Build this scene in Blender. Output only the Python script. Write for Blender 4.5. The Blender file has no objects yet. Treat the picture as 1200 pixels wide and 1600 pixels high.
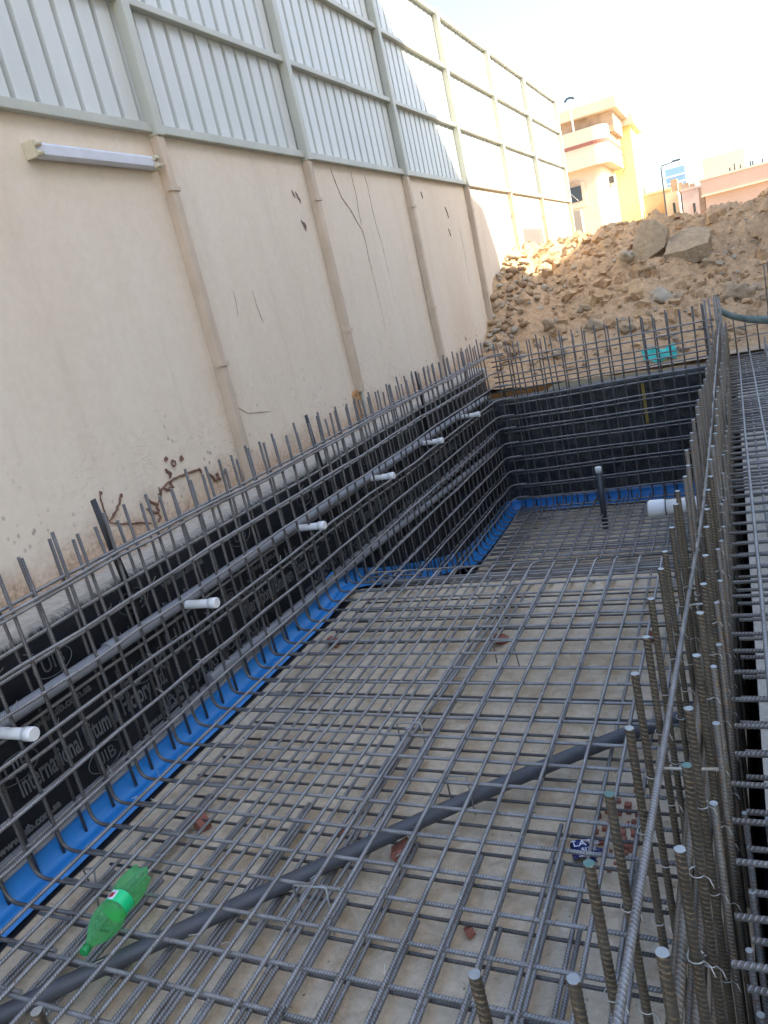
import bpy, bmesh, math, random
import numpy as np
from mathutils import Vector, Matrix, noise
rnd = random.Random(7)
sc = bpy.context.scene
C = sc.collection
# ------------------------------------------------------------------ camera
cam_d = bpy.data.cameras.new("camera"); cam = bpy.data.objects.new("camera", cam_d); C.objects.link(cam)
cam_d.sensor_fit = 'VERTICAL'; cam_d.sensor_height = 36.0; cam_d.sensor_width = 36.0
cam_d.lens = 1181.0 / 1600 * 36.0
cam_d.clip_start = 0.05; cam_d.clip_end = 2000
a, b, c = 0.472132250, 1.31528635, -0.231725740
M = Matrix.Rotation(a, 3, 'Z') @ Matrix.Rotation(b, 3, 'X') @ Matrix.Rotation(c, 3, 'Z')
cam.matrix_world = M.to_4x4()
sc.camera = cam
# ------------------------------------------------------------------ light
sun_dir = Vector((0.80, -0.05, 0.58)).normalized()
w = bpy.data.worlds.new("World"); sc.world = w; w.use_nodes = True
nt = w.node_tree; nt.nodes.clear()
sky = nt.nodes.new('ShaderNodeTexSky'); sky.sky_type = 'NISHITA'; sky.sun_disc = False
sky.sun_elevation = math.asin(sun_dir.z); sky.sun_rotation = math.atan2(sun_dir.x, sun_dir.y)
sky.air_density = 1.0; sky.dust_density = 2.5; sky.ozone_density = 2.6
bg = nt.nodes.new('ShaderNodeBackground'); bg.inputs[1].default_value = 0.15
wo = nt.nodes.new('ShaderNodeOutputWorld')
nt.links.new(sky.outputs[0], bg.inputs[0]); nt.links.new(bg.outputs[0], wo.inputs[0])
sl = bpy.data.lights.new("sun", 'SUN'); sl.energy = 4.2; sl.angle = math.radians(0.6); sl.color = (1.0, 0.90, 0.74)
so = bpy.data.objects.new("sun", sl); C.objects.link(so)
so.rotation_euler = sun_dir.to_track_quat('Z', 'Y').to_euler(); so.location = (30, -10, 40)
sc.view_settings.view_transform = 'Standard'; sc.view_settings.look = 'None'
sc.view_settings.gamma = 1.0; sc.view_settings.exposure = 2.10
sc.cycles.max_bounces = 8; sc.cycles.transparent_max_bounces = 16

# ------------------------------------------------------------------ materials
class NM:
    def __init__(s, name):
        s.m = bpy.data.materials.new(name); s.m.use_nodes = True
        s.t = s.m.node_tree; s.b = s.t.nodes['Principled BSDF']; s.out = s.t.nodes['Material Output']
    def n(s, ty, **k):
        x = s.t.nodes.new(ty)
        for a_, v in k.items(): setattr(x, a_, v)
        return x
    def l(s, a_, b_): s.t.links.new(a_, b_)
    def obj(s, scale=(1, 1, 1)):
        tc = s.n('ShaderNodeTexCoord'); mp = s.n('ShaderNodeMapping'); mp.inputs['Scale'].default_value = scale
        s.l(tc.outputs['Object'], mp.inputs[0]); return mp.outputs[0]
    def geo(s, scale=(1, 1, 1)):
        g = s.n('ShaderNodeNewGeometry'); mp = s.n('ShaderNodeMapping'); mp.inputs['Scale'].default_value = scale
        s.l(g.outputs['Position'], mp.inputs[0]); return mp.outputs[0]
    def noise(s, co, scale, detail=4, rough=.55, dist=0):
        x = s.n('ShaderNodeTexNoise'); x.inputs['Scale'].default_value = scale; x.inputs['Detail'].default_value = detail
        x.inputs['Roughness'].default_value = rough; x.inputs['Distortion'].default_value = dist
        s.l(co, x.inputs['Vector']); return x.outputs['Fac']
    def ramp(s, fac, stops):
        r = s.n('ShaderNodeValToRGB'); e = r.color_ramp.elements
        while len(e) < len(stops): e.new(0.5)
        for i, (p, col) in enumerate(stops):
            e[i].position = p
            if not isinstance(col, tuple): col = (col, col, col)
            e[i].color = (*col, 1)
        s.l(fac, r.inputs[0]); return r.outputs[0]
    def mix(s, fac, A, B, mode='MIX'):
        x = s.n('ShaderNodeMix', data_type='RGBA', blend_type=mode)
        for k, v in ((0, fac), (6, A), (7, B)):
            if isinstance(v, (int, float)): x.inputs[k].default_value = v
            elif isinstance(v, tuple): x.inputs[k].default_value = (*v, 1)
            else: s.l(v, x.inputs[k])
        return x.outputs[2]
    def math(s, op, A, B=None):
        x = s.n('ShaderNodeMath', operation=op)
        for k, v in ((0, A), (1, B)):
            if v is None: continue
            if isinstance(v, (int, float)): x.inputs[k].default_value = v
            else: s.l(v, x.inputs[k])
        return x.outputs[0]
    def bump(s, h, strength=.3, dist=.01):
        x = s.n('ShaderNodeBump'); x.inputs['Strength'].default_value = strength; x.inputs['Distance'].default_value = dist
        s.l(h, x.inputs['Height']); s.l(x.outputs[0], s.b.inputs['Normal'])
    def col(s, v):
        if isinstance(v, tuple): s.b.inputs['Base Color'].default_value = (*v, 1)
        else: s.l(v, s.b.inputs['Base Color'])
    def set(s, rough=None, metal=None, spec=None):
        for k, v in (('Roughness', rough), ('Metallic', metal), ('Specular IOR Level', spec)):
            if v is None: continue
            if isinstance(v, (int, float)): s.b.inputs[k].default_value = v
            else: s.l(v, s.b.inputs[k])

def simple(name, col, rough=.6, metal=0, var=.15, nscale=6, bump=.0, spec=.5, space='geo'):
    k = NM(name); co = k.geo()
    n = k.noise(co, nscale, 6, .6)
    dark = tuple(x * (1 - var) for x in col); lite = tuple(min(1, x * (1 + var)) for x in col)
    k.col(k.ramp(n, [(.3, dark), (.7, lite)])); k.set(rough, metal, spec)
    if bump: k.bump(k.noise(co, nscale * 12, 4), bump, .004)
    return k.m

def rebar_mat(name, dark, lite, rust, rustamt):
    k = NM(name); uv = k.n('ShaderNodeUVMap'); sp = k.n('ShaderNodeSeparateXYZ'); k.l(uv.outputs[0], sp.inputs[0])
    u, v = sp.outputs[0], sp.outputs[1]
    ph = k.math('ADD', k.math('MULTIPLY', v, 2 * math.pi / 0.0095), k.math('MULTIPLY', u, 4 * math.pi))
    rib = k.math('POWER', k.math('MAXIMUM', k.math('SINE', ph), 0.0), 1.6)
    rib = k.math('MULTIPLY', rib, k.math('GREATER_THAN', k.math('ABSOLUTE', k.math('SUBTRACT', k.math('FRACT', k.math('MULTIPLY', u, 2)), .5)), .07))
    co = k.geo(); n1 = k.noise(co, 9, 4); n2 = k.noise(co, 60, 3)
    base = k.mix(k.ramp(n1, [(.35, 0.), (.65, 1.)]), dark, lite)
    base = k.mix(k.ramp(n2, [(rustamt, 0.), (rustamt + .12, 1.)]), base, rust)
    base = k.mix(k.math('MULTIPLY', rib, .55), base, tuple(min(1, x * 1.9) for x in lite))
    k.col(base); k.set(.40, .45, .5)
    k.bump(rib, .9, .0012)
    return k.m
M_rebar = rebar_mat('rebar_steel', (.175, .168, .158), (.30, .29, .275), (.17, .13, .10), .58)
M_rebar_v = rebar_mat('rebar_shaded', (.075, .073, .070), (.13, .125, .118), (.10, .07, .05), .55)  # same steel, darker: shade on uprights and lower mat put into the colour
M_rebar_br = rebar_mat('rebar_brown', (.10, .085, .065), (.17, .15, .12), (.17, .11, .06), .52)
M_rebar_end = simple('rebar_cut_end', (.34, .34, .31), .45, .5, .2, 40)
M_rebar_green = simple('rebar_green_end', (.09, .17, .14), .6, 0, .2, 40)
M_wire = simple('tie_wire', (.48, .46, .40), .4, .7, .2, 30)

def m_plaster():
    k = NM('beige_plaster'); co = k.geo(); sp = k.n('ShaderNodeSeparateXYZ'); k.l(co, sp.inputs[0])
    big = k.noise(k.geo((1, 1, .35)), .9, 5, .6); fine = k.noise(co, 22, 5, .65)
    col = k.ramp(big, [(.3, (.67, .56, .425)), (.55, (.725, .635, .505)), (.75, (.75, .675, .555))])
    col = k.mix(.25, col, k.ramp(fine, [(.35, (.57, .47, .36)), (.7, (.74, .65, .53))]))
    streak = k.noise(k.geo((1, 5, .35)), 1.6, 5, .6)
    col = k.mix(k.ramp(streak, [(.55, 0.), (.8, .22)]), col, (.42, .34, .27))
    # scuffs: thin scratchy lines in the lower part
    wv = k.noise(k.geo((1, 1.2, 3.2)), 3.0, 6, .6, 1.6)
    scr = k.ramp(wv, [(.485, 0.), (.497, 1.), (.503, 1.), (.515, 0.)])
    low = k.ramp(k.math('ADD', sp.outputs[2], k.math('MULTIPLY', k.math('SUBTRACT', big, .5), .6)), [(0., 0.), (1., 1.)])
    mr = k.n('ShaderNodeMapRange'); mr.inputs[1].default_value = -.15; mr.inputs[2].default_value = -.75
    k.l(k.math('ADD', sp.outputs[2], k.math('MULTIPLY', k.math('SUBTRACT', big, .5), 1.1)), mr.inputs[0])
    lowm = mr.outputs[0]
    patch = k.ramp(k.noise(co, 1.7, 3), [(.5, 0.), (.62, 1.)])
    col = k.mix(k.math('MULTIPLY', k.math('MULTIPLY', scr, lowm), k.math('MULTIPLY', patch, .7)), col, (.30, .22, .14))
    # mould specks near the ground
    vo = k.n('ShaderNodeTexVoronoi'); vo.inputs['Scale'].default_value = 26; k.l(k.geo((1, 1, .7)), vo.inputs['Vector'])
    spk = k.math('MULTIPLY', k.ramp(vo.outputs['Distance'], [(.16, 1.), (.26, 0.)]), k.ramp(k.noise(co, 3.1, 5, .75), [(.50, 0.), (.60, 1.)]))
    col = k.mix(k.math('MULTIPLY', k.math('MULTIPLY', spk, lowm), .85), col, (.17, .14, .11))
    # dusty footing
    mr2 = k.n('ShaderNodeMapRange'); mr2.inputs[1].default_value = -.66; mr2.inputs[2].default_value = -.86
    k.l(k.math('ADD', sp.outputs[2], k.math('MULTIPLY', k.math('SUBTRACT', k.noise(co, 5, 5), .5), .35)), mr2.inputs[0])
    col = k.mix(mr2.outputs[0], col, k.ramp(k.noise(co, 40, 5, .7), [(.35, (.33, .23, .15)), (.65, (.60, .46, .33))]))
    k.col(col); k.set(.9, 0, .2)
    k.bump(k.math('ADD', k.math('MULTIPLY', k.noise(co, 60, 5), .5), k.math('MULTIPLY', k.noise(co, 7, 4), .8)), .35, .006)
    return k.m
M_plaster = m_plaster()
M_post_w = simple('white_steel_paint', (.45, .455, .38), .45, 0, .10, 3, .1)
M_post_b = simple('beige_steel_paint', (.54, .43, .315), .6, 0, .12, 4, .15)
def m_sheet():
    k = NM('corrugated_sheet_paint'); n = k.noise(k.geo((1, 1, .3)), 2.2, 5); n2 = k.noise(k.geo((1, 9, .5)), 3, 5)
    col = k.ramp(n, [(.3, (.53, .555, .52)), (.7, (.60, .62, .585))])
    col = k.mix(k.ramp(n2, [(.55, 0.), (.85, .35)]), col, (.48, .49, .45))
    k.col(col); k.set(.42, 0, .5); return k.m
M_sheet = m_sheet()
def m_membrane():
    k = NM('bitumen_membrane'); co = k.geo(); n = k.noise(co, 3, 5); n2 = k.noise(co, 30, 5, .7); sp = k.n('ShaderNodeSeparateXYZ'); k.l(co, sp.inputs[0])
    col = k.ramp(n, [(.3, (.008, .009, .012)), (.7, (.022, .024, .030))])
    col = k.mix(k.ramp(n2, [(.55, 0.), (.8, .35)]), col, (.07, .07, .072))
    mr = k.n('ShaderNodeMapRange'); mr.inputs[1].default_value = -.925; mr.inputs[2].default_value = -.885
    k.l(k.math('ADD', sp.outputs[2], k.math('MULTIPLY', k.math('SUBTRACT', k.noise(k.geo((1, 3, 1)), 22, 6, .8), .5), .16)), mr.inputs[0])
    col = k.mix(k.math('MULTIPLY', mr.outputs[0], .85), col, (.40, .37, .31))
    k.col(col); k.set(k.ramp(n2, [(.3, .38), (.7, .62)]), 0, .35)
    k.bump(k.math('ADD', k.noise(co, 5, 4), k.math('MULTIPLY', n2, .25)), .45, .02)
    return k.m
M_memb = m_membrane()
def m_membrane_back():
    k = NM('bitumen_membrane_dust_sheen'); co = k.geo(); n = k.noise(co, 3, 5); n2 = k.noise(co, 9, 6, .7); sp = k.n('ShaderNodeSeparateXYZ'); k.l(co, sp.inputs[0])
    col = k.ramp(n, [(.3, (.016, .017, .020)), (.7, (.040, .042, .046))])
    col = k.mix(k.ramp(n2, [(.46, 0.), (.66, .75)]), col, (.13, .12, .105))  # pale patches: dust, and sheen painted into the colour
    mr = k.n('ShaderNodeMapRange'); mr.inputs[1].default_value = -2.15; mr.inputs[2].default_value = -2.45
    k.l(k.math('ADD', sp.outputs[2], k.math('MULTIPLY', sp.outputs[0], -.10)), mr.inputs[0])
    col = k.mix(k.math('MULTIPLY', mr.outputs[0], .55), col, (.13, .12, .10))
    mr = k.n('ShaderNodeMapRange'); mr.inputs[1].default_value = -1.31; mr.inputs[2].default_value = -1.26
    k.l(k.math('ADD', sp.outputs[2], k.math('MULTIPLY', k.math('SUBTRACT', n2, .5), .08)), mr.inputs[0])
    col = k.mix(k.math('MULTIPLY', mr.outputs[0], .6), col, (.24, .24, .24))
    k.col(col); k.set(k.ramp(n2, [(.3, .35), (.7, .6)]), 0, .4)
    k.bump(k.math('ADD', k.noise(co, 5, 4), k.math('MULTIPLY', n2, .4)), .6, .03)
    return k.m
M_memb2 = m_membrane_back()
M_print = simple('membrane_print', (.125, .13, .135), .6, 0, .35, 14)
def m_conc(name, A, B, stain=True):
    k = NM(name); co = k.geo(); n = k.noise(co, 1.6, 6, .6); n2 = k.noise(co, 35, 6, .7); n3 = k.noise(co, 6, 4, .6, 1.0)
    col = k.mix(k.ramp(n, [(.35, 0.), (.65, 1.)]), A, B)
    col = k.mix(.35, col, k.ramp(n2, [(.3, tuple(x * .6 for x in A)), (.7, tuple(min(1, x * 1.2) for x in B))]))
    if stain: col = k.mix(k.ramp(n3, [(.50, 0.), (.64, .6)]), col, (.42, .29, .165))
    vo = k.n('ShaderNodeTexVoronoi'); vo.inputs['Scale'].default_value = 24; k.l(co, vo.inputs['Vector'])
    sp_ = k.math('MULTIPLY', k.ramp(vo.outputs['Distance'], [(.06, 1.), (.14, 0.)]), k.ramp(k.noise(co, 4, 3), [(.5, 0.), (.6, 1.)]))
    col = k.mix(k.math('MULTIPLY', sp_, .8), col, (.16, .09, .05))
    wv = k.noise(k.geo((1, 1, 1)), 5, 5, .6, 2.5)
    col = k.mix(k.math('MULTIPLY', k.ramp(wv, [(.49, 0.), (.499, .6), (.501, .6), (.51, 0.)]), .5), col, (.2, .16, .12))
    k.col(col); k.set(.9, 0, .25)
    k.bump(k.math('ADD', k.math('MULTIPLY', n2, .6), n), .5, .01)
    return k.m
M_floor = m_conc('blinding_concrete', (.54, .43, .285), (.70, .58, .42))
M_cgrey = m_conc('grey_concrete', (.52, .48, .40), (.64, .59, .49), False)
def m_dirt(name, A, B, D):
    k = NM(name); co = k.geo(); n = k.noise(co, 1.3, 6, .65); n2 = k.noise(co, 14, 8, .75); n3 = k.noise(co, 70, 4, .7)
    col = k.ramp(n, [(.3, A), (.65, B)])
    col = k.mix(.55, col, k.ramp(n2, [(.36, D), (.5, A), (.66, tuple(min(1, x * 1.25) for x in B))]))
    col = k.mix(.25, col, k.ramp(n3, [(.3, D), (.7, B)]))
    k.col(col); k.set(.95, 0, .15)
    k.bump(k.math('ADD', n2, k.math('MULTIPLY', n3, .4)), .8, .05)
    return k.m
M_dirt = m_dirt('excavated_dirt', (.54, .355, .195), (.68, .48, .295), (.28, .16, .075))
M_ground = m_dirt('sandy_ground', (.46, .36, .25), (.56, .46, .34), (.34, .25, .17))
M_rock = [m_dirt('rock_tan', (.46, .34, .21), (.60, .47, .32), (.32, .22, .14)), m_dirt('rock_grey', (.42, .36, .27), (.56, .49, .38), (.30, .24, .17)), m_dirt('rock_brown', (.40, .26, .15), (.52, .36, .22), (.26, .17, .10))]
M_slab = m_dirt('broken_slab_concrete', (.40, .30, .19), (.50, .40, .27), (.27, .18, .10))
def m_pvc(name, col, rough):
    k = NM(name); co = k.geo(); k.col(k.ramp(k.noise(co, 8, 5), [(.35, tuple(x * .9 for x in col)), (.7, col)])); k.set(rough, 0, .5)
    return k.m
M_white = m_pvc('white_pvc', (.80, .79, .75), .35)
M_blue = m_pvc('blue_pvc', (.028, .235, .62), .38)
M_blue2 = M_blue
M_greyp = m_pvc('grey_conduit', (.25, .255, .265), .42)
M_dpipe = m_pvc('dark_grey_pipe', (.06, .065, .072), .4)
M_hose = m_pvc('dark_grey_hose', (.085, .087, .092), .5)
M_black = m_pvc('black_strap', (.012, .012, .013), .5)
M_strip = m_pvc('aluminium_strip', (.30, .31, .32), .4)
M_brick = simple('red_brick', (.30, .11, .07), .9, 0, .3, 20, .4)
M_clay = simple('clay_block', (.50, .28, .13), .9, 0, .35, 30, .5)
M_mark = simple('rust_brown_mark', (.16, .085, .055), .9, 0, .3, 20)
M_crack = simple('crack_line', (.40, .31, .23), .9, 0, .3, 20)
M_lampw = m_pvc('lamp_white_enamel', (.62, .63, .66), .5)
M_lampe = m_pvc('lamp_yellowed_plastic', (.58, .52, .36), .5)
M_teal = simple('teal_plastic', (.03, .50, .42), .45, 0, .3, 6, .3)
M_tarp = simple('green_grey_tarp', (.16, .20, .17), .6, 0, .3, 12, .3)
M_yellow = simple('yellow_tape', (.42, .28, .06), .6, 0, .2, 8)
def m_glassy():
    k = NM('green_bottle_plastic'); k.b.inputs['Base Color'].default_value = (.26, .74, .36, 1); k.set(.14, 0, .7)
    tr = k.n('ShaderNodeBsdfTransparent'); tr.inputs[0].default_value = (.55, .95, .60, 1)
    tl = k.n('ShaderNodeBsdfTranslucent'); tl.inputs[0].default_value = (.30, .85, .40, 1)
    m0 = k.n('ShaderNodeMixShader'); m0.inputs[0].default_value = .45
    k.l(k.b.outputs[0], m0.inputs[1]); k.l(tl.outputs[0], m0.inputs[2])
    m1 = k.n('ShaderNodeMixShader'); lw = k.n('ShaderNodeLayerWeight'); lw.inputs[0].default_value = .35
    k.l(k.math('ADD', k.math('MULTIPLY', lw.outputs[1], .6), .18), m1.inputs[0])
    k.l(tr.outputs[0], m1.inputs[1]); k.l(m0.outputs[0], m1.inputs[2]); k.l(m1.outputs[0], k.out.inputs[0])
    k.bump(k.noise(k.geo(), 45, 3), .35, .004)
    return k.m
M_bottle = m_glassy()
M_bcap = m_pvc('green_cap', (.01, .25, .06), .4)
M_blabel = m_pvc('green_label', (.01, .60, .20), .35)
M_navy = m_pvc('navy_wrapper', (.015, .03, .16), .3)
M_wlett = m_pvc('white_print', (.75, .75, .8), .5)
M_redp = m_pvc('red_print', (.35, .03, .02), .5)
M_house = simple('peach_render', (.58, .47, .33), .9, 0, .08, .6, .1)
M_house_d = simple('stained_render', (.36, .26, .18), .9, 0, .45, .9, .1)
M_house_y = simple('yellow_render', (.70, .62, .26), .9, 0, .06, .6, .1)
M_house_t = simple('terracotta_band', (.25, .10, .07), .9, 0, .1, .6)
M_house_o = simple('orange_peach_render', (.47, .32, .23), .9, 0, .08, .6, .1)
M_house_g = simple('mauve_grey_render', (.40, .33, .33), .9, 0, .12, .6, .1)
M_glass = m_pvc('dark_window_glass', (.045, .05, .055), .15)
M_tower = m_pvc('blue_tower_glass', (.22, .36, .52), .2)
M_towerw = m_pvc('tower_white_band', (.6, .66, .72), .5)
M_metal = simple('street_lamp_metal', (.07, .075, .08), .5, .3, .1, 4)
M_ac = m_pvc('air_conditioner_beige', (.55, .52, .45), .5)

# ------------------------------------------------------------------ mesh helpers
class MB:
    def __init__(s): s.v = []; s.f = []; s.uv = []; s.mi = []
    def face(s, idx, uvs=None, mi=0):
        s.f.append(idx); s.uv.append(uvs or [(0, 0)] * len(idx)); s.mi.append(mi)
    def box(s, x0, x1, y0, y1, z0, z1, mi=0, mat=None):
        o = len(s.v)
        P = [(x, y, z) for z in (z0, z1) for y in (y0, y1) for x in (x0, x1)]
        if mat is not None: P = [tuple(mat @ Vector(p)) for p in P]
        s.v += P
        for q in ((0, 2, 3, 1), (4, 5, 7, 6), (0, 1, 5, 4), (2, 6, 7, 3), (0, 4, 6, 2), (1, 3, 7, 5)): s.face([o + i for i in q], mi=mi)
        return s
    def tube(s, pts, r, n=8, caps=True, capmi=0, v0=0.0, flat=None):
        pts = [Vector(p) for p in pts]; o = len(s.v); rs = r if isinstance(r, (list, tuple)) else [r] * len(pts)
        up = None; L = v0; Ls = []; m = len(pts)
        for i, p in enumerate(pts):
            t = (pts[min(i + 1, m - 1)] - pts[max(i - 1, 0)]).normalized()
            if up is None:
                up = Vector((0, 0, 1)) if abs(t.z) < .9 else Vector((0, 1, 0))
            u1 = (up - t * up.dot(t)).normalized(); u2 = t.cross(u1); up = u1
            for k in range(n):
                an = 2 * math.pi * k / n
                fx, fy = (flat if flat else (1, 1))
                s.v.append(tuple(p + (u1 * math.cos(an) * fx + u2 * math.sin(an) * fy) * rs[i]))
            if i: L += (p - pts[i - 1]).length
            Ls.append(L)
        for i in range(m - 1):
            for k in range(n):
                k2 = (k + 1) % n
                s.face([o + i * n + k, o + i * n + k2, o + (i + 1) * n + k2, o + (i + 1) * n + k],
                       [(k / n, Ls[i]), ((k + 1) / n, Ls[i]), ((k + 1) / n, Ls[i + 1]), (k / n, Ls[i + 1])])
        if caps:
            s.face([o + k for k in range(n - 1, -1, -1)], [(0, .0035)] * n, capmi); s.face([o + (m - 1) * n + k for k in range(n)], [(0, .0035)] * n, capmi)
        return s
    def grid(s, P, closed_u=False):
        o = len(s.v); R = len(P); N = len(P[0])
        for row in P: s.v += [tuple(q) for q in row]
        for i in range(R - 1):
            for j in range(N if closed_u else N - 1):
                j2 = (j + 1) % N
                s.face([o + i * N + j, o + i * N + j2, o + (i + 1) * N + j2, o + (i + 1) * N + j])
        return s
    def ngon_prism(s, pts, normal, th, mi=0):
        o = len(s.v); n = len(pts); d = Vector(normal).normalized() * th
        s.v += [tuple(p) for p in pts] + [tuple(Vector(p) + d) for p in pts]
        s.face(list(range(o + n - 1, o - 1, -1)), mi=mi); s.face(list(range(o + n, o + 2 * n)), mi=mi)
        for i in range(n):
            j = (i + 1) % n; s.face([o + i, o + j, o + n + j, o + n + i], mi=mi)
        return s
    def build(s, name, mats, parent=None, smooth=False):
        me = bpy.data.meshes.new(name); me.from_pydata(s.v, [], s.f)
        for m in (mats if isinstance(mats, (list, tuple)) else [mats]): me.materials.append(m)
        uvl = me.uv_layers.new(name='UVMap')
        flat = [c for f in s.uv for p in f for c in p]
        uvl.data.foreach_set('uv', flat)
        me.polygons.foreach_set('material_index', s.mi)
        if smooth:
            me.polygons.foreach_set('use_smooth', [len(f) <= 4 for f in s.f])
        me.update(); me.validate()
        o = bpy.data.objects.new(name, me); C.objects.link(o)
        if parent is not None: o.parent = parent
        return o
def tag(o, label=None, cat=None, group=None, kind=None):
    for k, v in (('label', label), ('category', cat), ('group', group), ('kind', kind)):
        if v: o[k] = v
    return o
def thing(name, label, cat, group=None, kind=None, loc=(0, 0, 0)):
    o = bpy.data.objects.new(name, None); C.objects.link(o); o.empty_display_size = .1; o.location = loc
    return tag(o, label, cat, group, kind)
def add_bevel(o, wd=.004, seg=2):
    m = o.modifiers.new('bevel', 'BEVEL'); m.width = wd; m.segments = seg; m.limit_method = 'ANGLE'; return o
def arc_L(p_top, p_corner, p_end, r=.06, n=6):
    """polyline with a rounded corner"""
    A, K, B = Vector(p_top), Vector(p_corner), Vector(p_end)
    d1 = (A - K).normalized(); d2 = (B - K).normalized(); c0 = K + d1 * r; c1 = K + d2 * r
    pts = [A]
    for i in range(n + 1):
        t = i / n; pts.append((1 - t) ** 2 * c0 + 2 * t * (1 - t) * K + t * t * c1)
    pts.append(B); return pts
def seg(p, q, n, amp=0.0):
    p, q = Vector(p), Vector(q); out = []
    for i in range(n + 1):
        t = i / n; v = p.lerp(q, t)
        if amp: v = v + Vector((math.sin(t * 7 + p.y * 5), math.sin(t * 5 + p.x * 9), math.sin(t * 6 + p.z * 7))) * amp * math.sin(math.pi * t)
        out.append(v)
    return out
RB = .0075   # bar radius
def bar(parent, pts, r=RB, mat=None, n=8, ends=True, name='bar'):
    mb = MB(); mb.tube(pts, r * rnd.uniform(.96, 1.04), n, True, 1, v0=rnd.random())
    return mb.build(name, [mat or M_rebar, M_rebar_end if ends else (mat or M_rebar)], parent, smooth=True)
def J(s): return rnd.uniform(-s, s)

# ------------------------------------------------------------------ levels
ZT, ZL, ZF = -1.650, -1.765, -1.80          # top mat, lower mat, blinding concrete
DT, DL, DF = -2.45, -2.545, -2.60           # the same in the deep end
YE, YD, YB = 4.15, 6.25, 8.0                # edge of shallow, foot of slope, back cage
XW = -2.62                                  # membrane face on the left
YW = 8.33                                   # membrane face at the back
def prof(y, a_, b_):
    if y <= YE: return a_
    if y >= YD: return b_
    t = (y - YE) / (YD - YE); return a_ + (b_ - a_) * (1 - (1 - t) ** 1.7)

# ------------------------------------------------------------------ ground and pit shell (structure)
def hole_sheet(name, outer, inner, z, mat):
    (X0, X1, Y0, Y1), (x0, x1, y0, y1) = outer, inner
    mb = MB()
    for q in ((X0, x0, Y0, Y1), (x1, X1, Y0, Y1), (x0, x1, Y0, y0), (x0, x1, y1, Y1)):
        o = len(mb.v); mb.v += [(q[0], q[2], z), (q[1], q[2], z), (q[1], q[3], z), (q[0], q[3], z)]; mb.face([o, o + 1, o + 2, o + 3])
    return tag(mb.build(name, mat), kind='structure')
hole_sheet('ground', (-600, 600, -600, 900), (-3.0, 3.2, -2.5, 8.42), -1.20, M_ground)
# blinding floor, shallow - slope - deep, as one sheet
ys = [-2.4, 0, 1, 2, 3, 4.30, 4.5, 4.8, 5.4, 6.0, YD, 7.2, 8.4]
mb = MB(); mb.grid([[(x, y, ZF if y <= 4.31 else prof(y, ZF, DF)) for x in (-2.62, -2, -1.4, -.8, -.11)] for y in ys])
tag(mb.build('pit_floor', M_floor), kind='structure')
mb = MB(); mb.grid([[(x, y, -1.32) for x in (-.045, .6, 1.4, 3.2)] for y in (1.35, 3, 5, 8.0)])
mb.box(-.045, 3.2, 1.33, 1.35, -2.6, -1.32); 
tag(mb.build('shelf_floor', M_cgrey), kind='structure')
mb = MB(); mb.grid([[(x, y, -2.55) for x in (-.11, 1.4, 3.2)] for y in (-2.4, 3, 8.0)])
tag(mb.build('trench_floor', M_memb), kind='structure')
mb = MB()
mb.v += [(-.045, 1.35, -2.6), (-.045, 8.0, -2.6), (-.045, 8.0, -1.322), (-.045, 1.35, -1.322)]; mb.face([0, 1, 2, 3])
mb.v += [(3.2, -2.4, -2.6), (3.2, 8.6, -2.6), (3.2, 8.6, -1.2), (3.2, -2.4, -1.2)]; mb.face([4, 5, 6, 7])
mb.v += [(-2.7, -2.42, -2.6), (3.2, -2.42, -2.6), (3.2, -2.42, -1.2), (-2.7, -2.42, -1.2)]; mb.face([8, 9, 10, 11])
tag(mb.build('trench_side', M_memb), kind='structure')
# concrete ledge between the boundary wall and the pit
prof_l = [(-3.05, -.845), (-2.97, -.85), (-2.90, -.872), (-2.82, -.884), (-2.73, -.892), (-2.67, -.897), (-2.645, -.915), (-2.64, -1.0)]
mb = MB(); P = []
for i in range(150):
    y = -1.5 + i * .0675
    P.append([(x + noise.noise((x * 8, y * 5, 1)) * .006, y, z + (noise.noise((x * 9, y * 3.1, 3)) * .022 + noise.noise((x * 30, y * 14, 3)) * .008) * (1 if x > -2.9 else 1.6)) for x, z in prof_l])
mb.grid(P); k = NM('ledge_concrete'); co = k.geo(); n = k.noise(co, 7, 6, .65); sp = k.n('ShaderNodeSeparateXYZ'); k.l(co, sp.inputs[0])
mr = k.n('ShaderNodeMapRange'); mr.inputs[1].default_value = -2.80; mr.inputs[2].default_value = -2.90
k.l(k.math('ADD', sp.outputs[0], k.math('MULTIPLY', k.math('SUBTRACT', n, .5), .14)), mr.inputs[0])
cc = k.ramp(k.noise(co, 25, 6, .7), [(.3, (.33, .29, .235)), (.7, (.50, .46, .385))])
cc = k.mix(mr.outputs[0], cc, k.ramp(k.noise(co, 45, 5, .7), [(.3, (.26, .16, .10)), (.7, (.50, .37, .25))]))
k.col(cc); k.set(.95, 0, .2); k.bump(k.noise(co, 40, 6, .7), .6, .015); M_ledge = k.m
tag(mb.build('concrete_ledge', M_ledge, smooth=True), kind='structure')

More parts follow.
